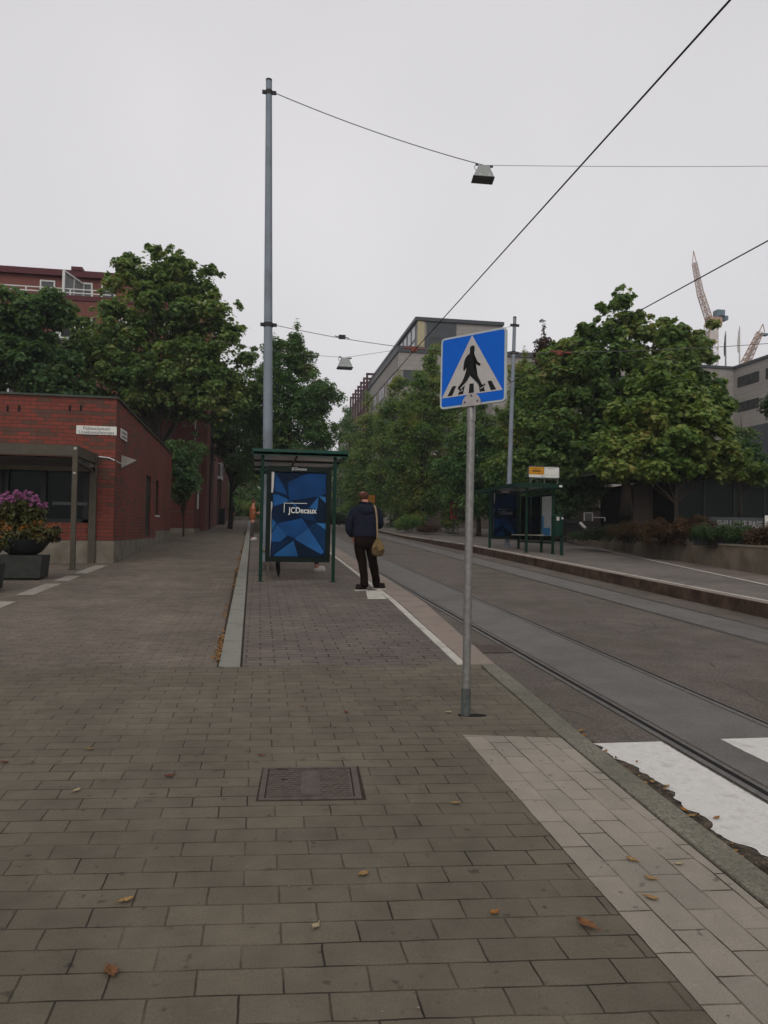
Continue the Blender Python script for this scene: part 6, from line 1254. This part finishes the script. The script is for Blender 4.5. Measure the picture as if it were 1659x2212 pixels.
# simple distant walkers built on the same skeleton
def walker(label,loc,rz,coat,legs,hairm,k=1.0,stride=.0,arms='down',coatlen=.80,shoes='sole'):
    t=thing('person',label,'person',loc,rz); t.scale=(k,k,k)
    V_=[(0,0,.95),(0,0,1.15),(0,0,1.40),(0,.01,1.50),(0,.03,1.60),(0,.04,1.70)];R_=[(.12,.1),(.12,.09),(.14,.09),(.055,.055),(.062,.07),(.07,.085)];E_=[(i,i+1) for i in range(5)]
    def ap(p,r,st):
        i0=len(V_)
        for q,(a,b) in enumerate(zip(p,r)): V_.append(a);R_.append(b);E_.append((st if q==0 else i0+q-1,i0+q))
    for s_,dy in ((-1,stride),(1,-stride)): ap([(.09*s_,0,.88),(.09*s_,dy*.5,.48),(.09*s_,dy,.09),(.09*s_,dy+.12,.04)],[.085,.055,.035,.03],0)
    if arms=='phone': A=[[(-.17,0,1.42),(-.21,0,1.16),(-.12,.22,1.17),(-.05,.30,1.24)],[(.17,0,1.42),(.21,0,1.16),(.12,.22,1.15),(.05,.29,1.22)]]
    else: A=[[(-.17,0,1.42),(-.22,-.02,1.15),(-.21,.08,.92),(-.21,.1,.84)],[(.17,0,1.42),(.22,.02,1.15),(.21,-.04,.92),(.21,-.04,.84)]]
    for a in A: ap(a,[.055,.045,.035,.03],2)
    skinned('body',V_,E_,R_,M['skin'],t,1)
    mb=MB(); mb.loft([((0,0,coatlen),.2,.14),((0,0,1.0),.19,.14),((0,0,1.2),.19,.14),((0,0,1.38),.21,.13),((0,0,1.46),.16,.1),((0,.01,1.52),.07,.07)],16,2.3)
    for a in A: limb(mb,[(*a[0],.075),(*a[1],.062),(*a[2],.048)],10)
    smoothobj(mb,'coat',coat,t,1,.02,8)
    mb=MB(); mb.loft([((0,0,.98),.17,.12),((0,0,.82),.165,.12)],14,2.3)
    for s_,dy in ((-1,stride),(1,-stride)): limb(mb,[(.085*s_,0,.88,.095),(.09*s_,dy*.5,.48,.07),(.09*s_,dy,.08,.06)],12)
    smoothobj(mb,'trousers',legs,t,1,.015,8)
    mb=MB(); mb.loft([((0,.02,1.60),.072,.075),((0,.02,1.68),.08,.092),((0,.03,1.74),.072,.085),((0,.03,1.775),.03,.04)],14); smoothobj(mb,'hair',hairm,t,1)
    fwv=V3(0,.96,-.25).normalized(); uv=V3(0,.25,.96).normalized(); face_bits(None,fwv,uv,V3(0,.045,1.655),M['skin'],t,.95)
    for s_,dy in ((-1,stride),(1,-stride)): shoe(.09*s_,dy+.05,0,rad(180),t,1.0,'sign_white' if shoes=='sole' else 'shoe',shoes)
    for s_,a in ((-1,A[0]),(1,A[1])):
        d=(Vector(a[3])-Vector(a[2])).normalized(); hand(Vector(a[3])+d*.02,d,(0,.3,1) if arms=='phone' else (0,1,.2),t,s_)
    return t
p=G(547,1166.5,0); t_=walker('person in an orange-brown jacket and white trainers looking at a phone beyond the near shelter',(p[0]-.05,p[1],p[2]),rad(-80),M['orange'],M['litbox'],M['hair_red'],1.0,.03,'phone',.86)
mb=MB(); mb.box(-.035,.035,-.004,.004,-.07,.07); o=mb.build('phone',M['black']); o.location=(p[0]-.05+.33,p[1]+.02,p[2]+1.26); o.rotation_euler=(rad(50),0,rad(-80)); tag(o,'dark phone held by the person in the orange-brown jacket','phone')
p=AY(500,1130,66); walker('dark-clothed person walking away far down the left lane',(p[0],66,g(66,-.09)),rad(12),M['black'],M['black'],M['black'],1.02,.24,'down',.72,'shoe')
# person waiting inside the near shelter: trainer and trouser leg show below the poster
p=(.92,18.3); t=thing('person','person inside the near shelter, only white trainer and lower legs showing below the poster','person',(p[0],p[1],g(p[1])),rad(-90))
V_=[(0,0,.52),(0,-.02,.75),(0,-.03,1.0),(0,.0,1.10),(0,.04,1.20),(0,.06,1.29)];R_=[(.13,.12),(.12,.1),(.14,.09),(.055,.055),(.062,.07),(.07,.085)];E_=[(i,i+1) for i in range(5)]
for s_ in (-1,1):
    i0=len(V_); V_+=[(.09*s_,.05,.50),(.1*s_,.42,.50),(.1*s_,.44,.1),(.1*s_,.55,.05)]; R_+=[.085,.06,.035,.03]; E_+=[(0,i0),(i0,i0+1),(i0+1,i0+2),(i0+2,i0+3)]
    i0=len(V_); V_+=[(.17*s_,-.02,1.0),(.2*s_,.05,.74),(.1*s_,.28,.7)]; R_+=[.055,.045,.035]; E_+=[(2,i0),(i0,i0+1),(i0+1,i0+2)]
skinned('body',V_,E_,R_,M['skin'],t,1)
mb=MB(); mb.loft([((0,-.02,.46),.19,.17),((0,-.03,.75),.19,.15),((0,-.03,.98),.21,.13),((0,-.01,1.06),.15,.1),((0,.0,1.12),.06,.06)],16,2.3)
for s_ in (-1,1): limb(mb,[(.17*s_,-.02,1.0,.07),(.2*s_,.05,.74,.06),(.1*s_,.28,.7,.05)],10)
smoothobj(mb,'jacket',M['hood_in'],t,1)
mb=MB()
for s_ in (-1,1): limb(mb,[(.09*s_,.0,.52,.1),(.1*s_,.42,.52,.08),(.1*s_,.45,.42,.075),(.1*s_,.44,.12,.06)],12)
smoothobj(mb,'trousers',M['litbox'],t,1)
mb=MB(); mb.loft([((0,.05,1.2),.075,.08),((0,.05,1.28),.08,.092),((0,.06,1.35),.06,.07)],14); smoothobj(mb,'hair',M['hair_red'],t,1)
face_bits(None,V3(0,1,0),V3(0,0,1),V3(0,.065,1.245),M['skin'],t,.95)
for s_ in (-1,1): shoe(.1*s_,.50,0,rad(180),t,1.05,'sign_white','sole'); hand((.09*s_,.34,.68),(0,1,-.3),(0,0,1),t,s_)
# folded dark umbrella-like shape: a pushchair's or bag's pointed end under the poster
u=G(1115 *.54 if False else 602,1246); t=thing('pointed_shape','dark pointed shape leaning inside the near shelter, tip on the paving below the poster','unknown object',tuple(u))
mb=MB(); mb.tube([(0,0,.01),(-.01,.05,.12),(-.03,.14,.45),(-.05,.2,.62)],[.012,.045,.055,.03],10); mb.build('canopy',M['black'],t,smooth=True); mb=MB(); mb.tube([(0,0,0),(-.055,.2,.62),(-.075,.25,.78)],.008,6); mb.build('shaft',M['dark_frame'],t)

# ---------------------------------------------------------------- fallen leaves
def dryleaf(size,seed,kind=0):
    r=random.Random(seed); mb=MB(); n=7; vs=[]
    cu=r.uniform(.25,.5)
    for i in range(n):
        f=i/(n-1); w=math.sin(math.pi*min(1,f*1.02))**.7*.28*(1 if kind==0 else (1.3 if i%2 else .8))
        z=.22*(f-.5)**2*4*cu+.02
        for j in (-1,0,1): vs.append(((f-.5),j*w+r.uniform(-.02,.02),z+abs(j)*cu*.28*(1 if f<.8 else .4)))
    mb.add([(x*size,y*size,z*size) for x,y,z in vs],[(i*3+j,i*3+j+1,i*3+j+4,i*3+j+3) for i in range(n-1) for j in (0,1)])
    mb.tube([(.48*size,0,.2*cu*size),(.75*size,.05*size,.1*size)],.002,4); return mb
LC=[mat('leaf_tan',(.22,.135,.055),.8,.3,60),mat('leaf_brown',(.13,.06,.027),.8,.35,60),mat('leaf_orange',(.24,.105,.03),.8,.3,60),mat('leaf_red',(.11,.035,.02),.8,.3,60),mat('leaf_pale',(.28,.225,.14),.8,.2,60)]
FL=[(1268,2003,.085,1,'brown maple leaf lying low on the right, on dark pavers left of the light strip'),(240,2102,.075,1,'brown-gold leaf at the lower left corner of the paving'),(1068,1975,.05,2,'small amber leaf left of the big brown leaf near the bottom'),(682,2003,.045,4,'pale tan leaf fragment low in the middle of the pavers'),(785,1890,.06,0,'curved tan leaf below the manhole cover'),(272,1948,.06,0,'thin tan leaf on the left lower pavers'),(165,1710,.05,4,'pale upright leaf sliver at the left of the pavers'),(366,1678,.055,3,'reddish-brown leaf left of the manhole cover'),(564,1633,.04,3,'dark red leaf just above the manhole cover'),(985,1737,.05,0,'tan curled leaf beside the light strip near the manhole'),(650,1525,.035,0,'tiny tan leaf upper middle of the grey pavers'),(748,1540,.05,3,'brown flat leaf between manhole and signpost'),(882,1510,.04,4,'pale leaf left of the signpost foot'),(968,1540,.06,4,'pale leaf touching the signpost foot'),(1407,1942,.06,0,'thin orange leaf on the lower light strip'),(1365,1860,.05,0,'small gold leaf high on the light strip'),(1467,1868,.045,4,'white scrap on the light strip'),(1405,1900,.05,0,'curled tan leaf in the middle of the light strip'),(1548,1768,.05,2,'orange leaf in the gutter near the white bar, lowest one'),(1495,1765,.06,0,'tan leaf in the gutter beside the white bar'),(1478,1752,.055,2,'orange curled leaf beside the kerb'),(1255,1580,.07,0,'pale curled leaf at the top of the gutter leaf pile'),(1262,1592,.06,2,'orange leaf in the gutter below the pale curled leaf'),(1300,1626,.045,3,'dark leaf at the corner of the first white bar'),(1638,1888,.05,2,'orange leaf by the kerb at the right edge'),(10,1648,.05,3,'red leaf at the left edge of the pavers'),(195,1620,.05,0,'tan leaf on the left pavers above the reddish one'),(370,1440+5,.03,4,'tiny pale leaf on the paving joint line'),(1410,1690,.05,0,'tan leaf on the dark gutter between bars'),(1440,1700,.05,0,'second tan leaf in the dark gutter beside the bar'),(1205,1478,.035,4,'tiny white scrap on the asphalt by the kerb'),(1020,1398,.06,2,'rust leaf cluster at the drain grate'),(1250,1598,.05,1,'brown leaf pressed against the kerb face')]
for i,(px,py,sz,ci,lb) in enumerate(FL):
    road=(px>1240 and py<1700) or px in (1548,1495,1478,1638,1410,1440,1205,1020)
    p=G(px,py,-.133 if road else .002)
    o=dryleaf(sz,i,i%2).build('fallen_leaf',LC[ci]); o.location=tuple(p); o.rotation_euler=(S,0,random.Random(i*7).uniform(0,6.28)); tag(o,lb,'leaf','fallen leaves')
    o.location.z+=.003
# grit and crumbs scattered on the pavers: uncountable
rng=np.random.default_rng(12); n=420; gx=rng.uniform(-5,1.9,n); gy=rng.uniform(.8,7.3,n); gs=.003+.007*rng.random(n)**3
q_=np.array([(0,-1,.1),(1,0,0),(0,1,.1),(-1,0,.6)])
gv=np.stack([gx,gy,S*gy+.004],1)[:,None,:]+gs[:,None,None]*q_[None]*np.array([1,1,.6])
o=leafmesh('grit',gv.reshape(-1,3),4,leafmat('grit_bits',[(.05,.03,.02),(.12,.08,.05),(.25,.2,.15)],.0)); tag(o,'grit and leaf crumbs on the grey pavers','grit',kind='stuff')
# drift of leaves along the lane kerb: uncountable
rng=np.random.default_rng(3); n=1900; yy=7.7+rng.random(n)**1.05*25; dens=.5+.5*np.sin(yy*1.7)+.3*np.sin(yy*4.1)
keep=rng.random(n)<np.clip(dens,.15,1); yy=yy[keep]; n=len(yy); xx_=-.36-(yy-7.48)*.0095-np.abs(rng.normal(size=n))*.028*(.6+.6*np.abs(np.sin(yy*.9))); zz=S*yy-.09*np.clip((yy-7.48)/4,0,1)+.012+rng.random(n)*.03
nr=rng.normal(size=(n,3))*.5; nr[:,2]+=1; nr/=np.linalg.norm(nr,axis=1)[:,None]; tt=rng.normal(size=(n,3)); tt-=nr*(tt*nr).sum(1)[:,None]; tt/=np.linalg.norm(tt,axis=1)[:,None]; bb=np.cross(nr,tt); sz=.022+.028*rng.random(n)
tpl=np.array([(0,-.5),(.35,-.1),(.2,.3),(0,.5),(-.2,.3),(-.35,-.1)]); P_=np.stack([xx_,yy,zz],1)
V=P_[:,None,:]+sz[:,None,None]*(tpl[None,:,0:1]*bb[:,None,:]+tpl[None,:,1:2]*tt[:,None,:]); o=leafmesh('leaf_drift',V.reshape(-1,3),6,LM['leaf'] if 'leaf' in LM else M['leaf_dry']); tag(o,'drift of orange dry leaves along the lane kerb','leaves',kind='stuff')
n=1100; yy=2.5+rng.random(n)*4.5; xx_=2.26+np.interp(yy,[2,4,6,7],[-.03,0,.06,.09])+np.abs(rng.normal(size=n))*.07; keep=rng.random(n)<(.35+.65*(np.abs(yy-5.2)<.5)); P_=np.stack([xx_,yy,S*yy-.128+rng.random(n)*.01],1)[keep]; n=len(P_)
nr=rng.normal(size=(n,3))*.4; nr[:,2]+=1; nr/=np.linalg.norm(nr,axis=1)[:,None]; tt=rng.normal(size=(n,3)); tt-=nr*(tt*nr).sum(1)[:,None]; tt/=np.linalg.norm(tt,axis=1)[:,None]; bb=np.cross(nr,tt); sz=.012+.02*rng.random(n)
V=P_[:,None,:]+sz[:,None,None]*(tpl[None,:,0:1]*bb[:,None,:]+tpl[None,:,1:2]*tt[:,None,:]); o=leafmesh('leaf_litter',V.reshape(-1,3),6,M['leaf_dry']); tag(o,'small leaf litter in the gutter by the near kerb','leaves',kind='stuff')
n=5000; P_=np.stack([8.4+rng.random(n)*5,36+rng.random(n)*20,np.zeros(n)],1); P_[:,2]=S*P_[:,1]+.1-np.clip((P_[:,1]-30)*.01,0,.12)+.01

# ---------------------------------------------------------------- thin mist of the overcast day
mb=MB(); mb.box(-2600,2600,-160,2600,-6,95); hz_=mb.build('haze',None,kind='stuff')
hm=bpy.data.materials.new('mist'); hm.use_nodes=True; ht=hm.node_tree; ht.nodes.clear(); ho=ht.nodes.new('ShaderNodeOutputMaterial'); hv=ht.nodes.new('ShaderNodeVolumePrincipled')
hv.inputs['Color'].default_value=(.93,.95,1,1); hv.inputs['Density'].default_value=.00042; hv.inputs['Anisotropy'].default_value=.0; ht.links.new(hv.outputs[0],ho.inputs['Volume'])
hz_.data.materials.clear(); hz_.data.materials.append(hm)
tag(hz_,'thin pale mist filling the air of the street','mist')
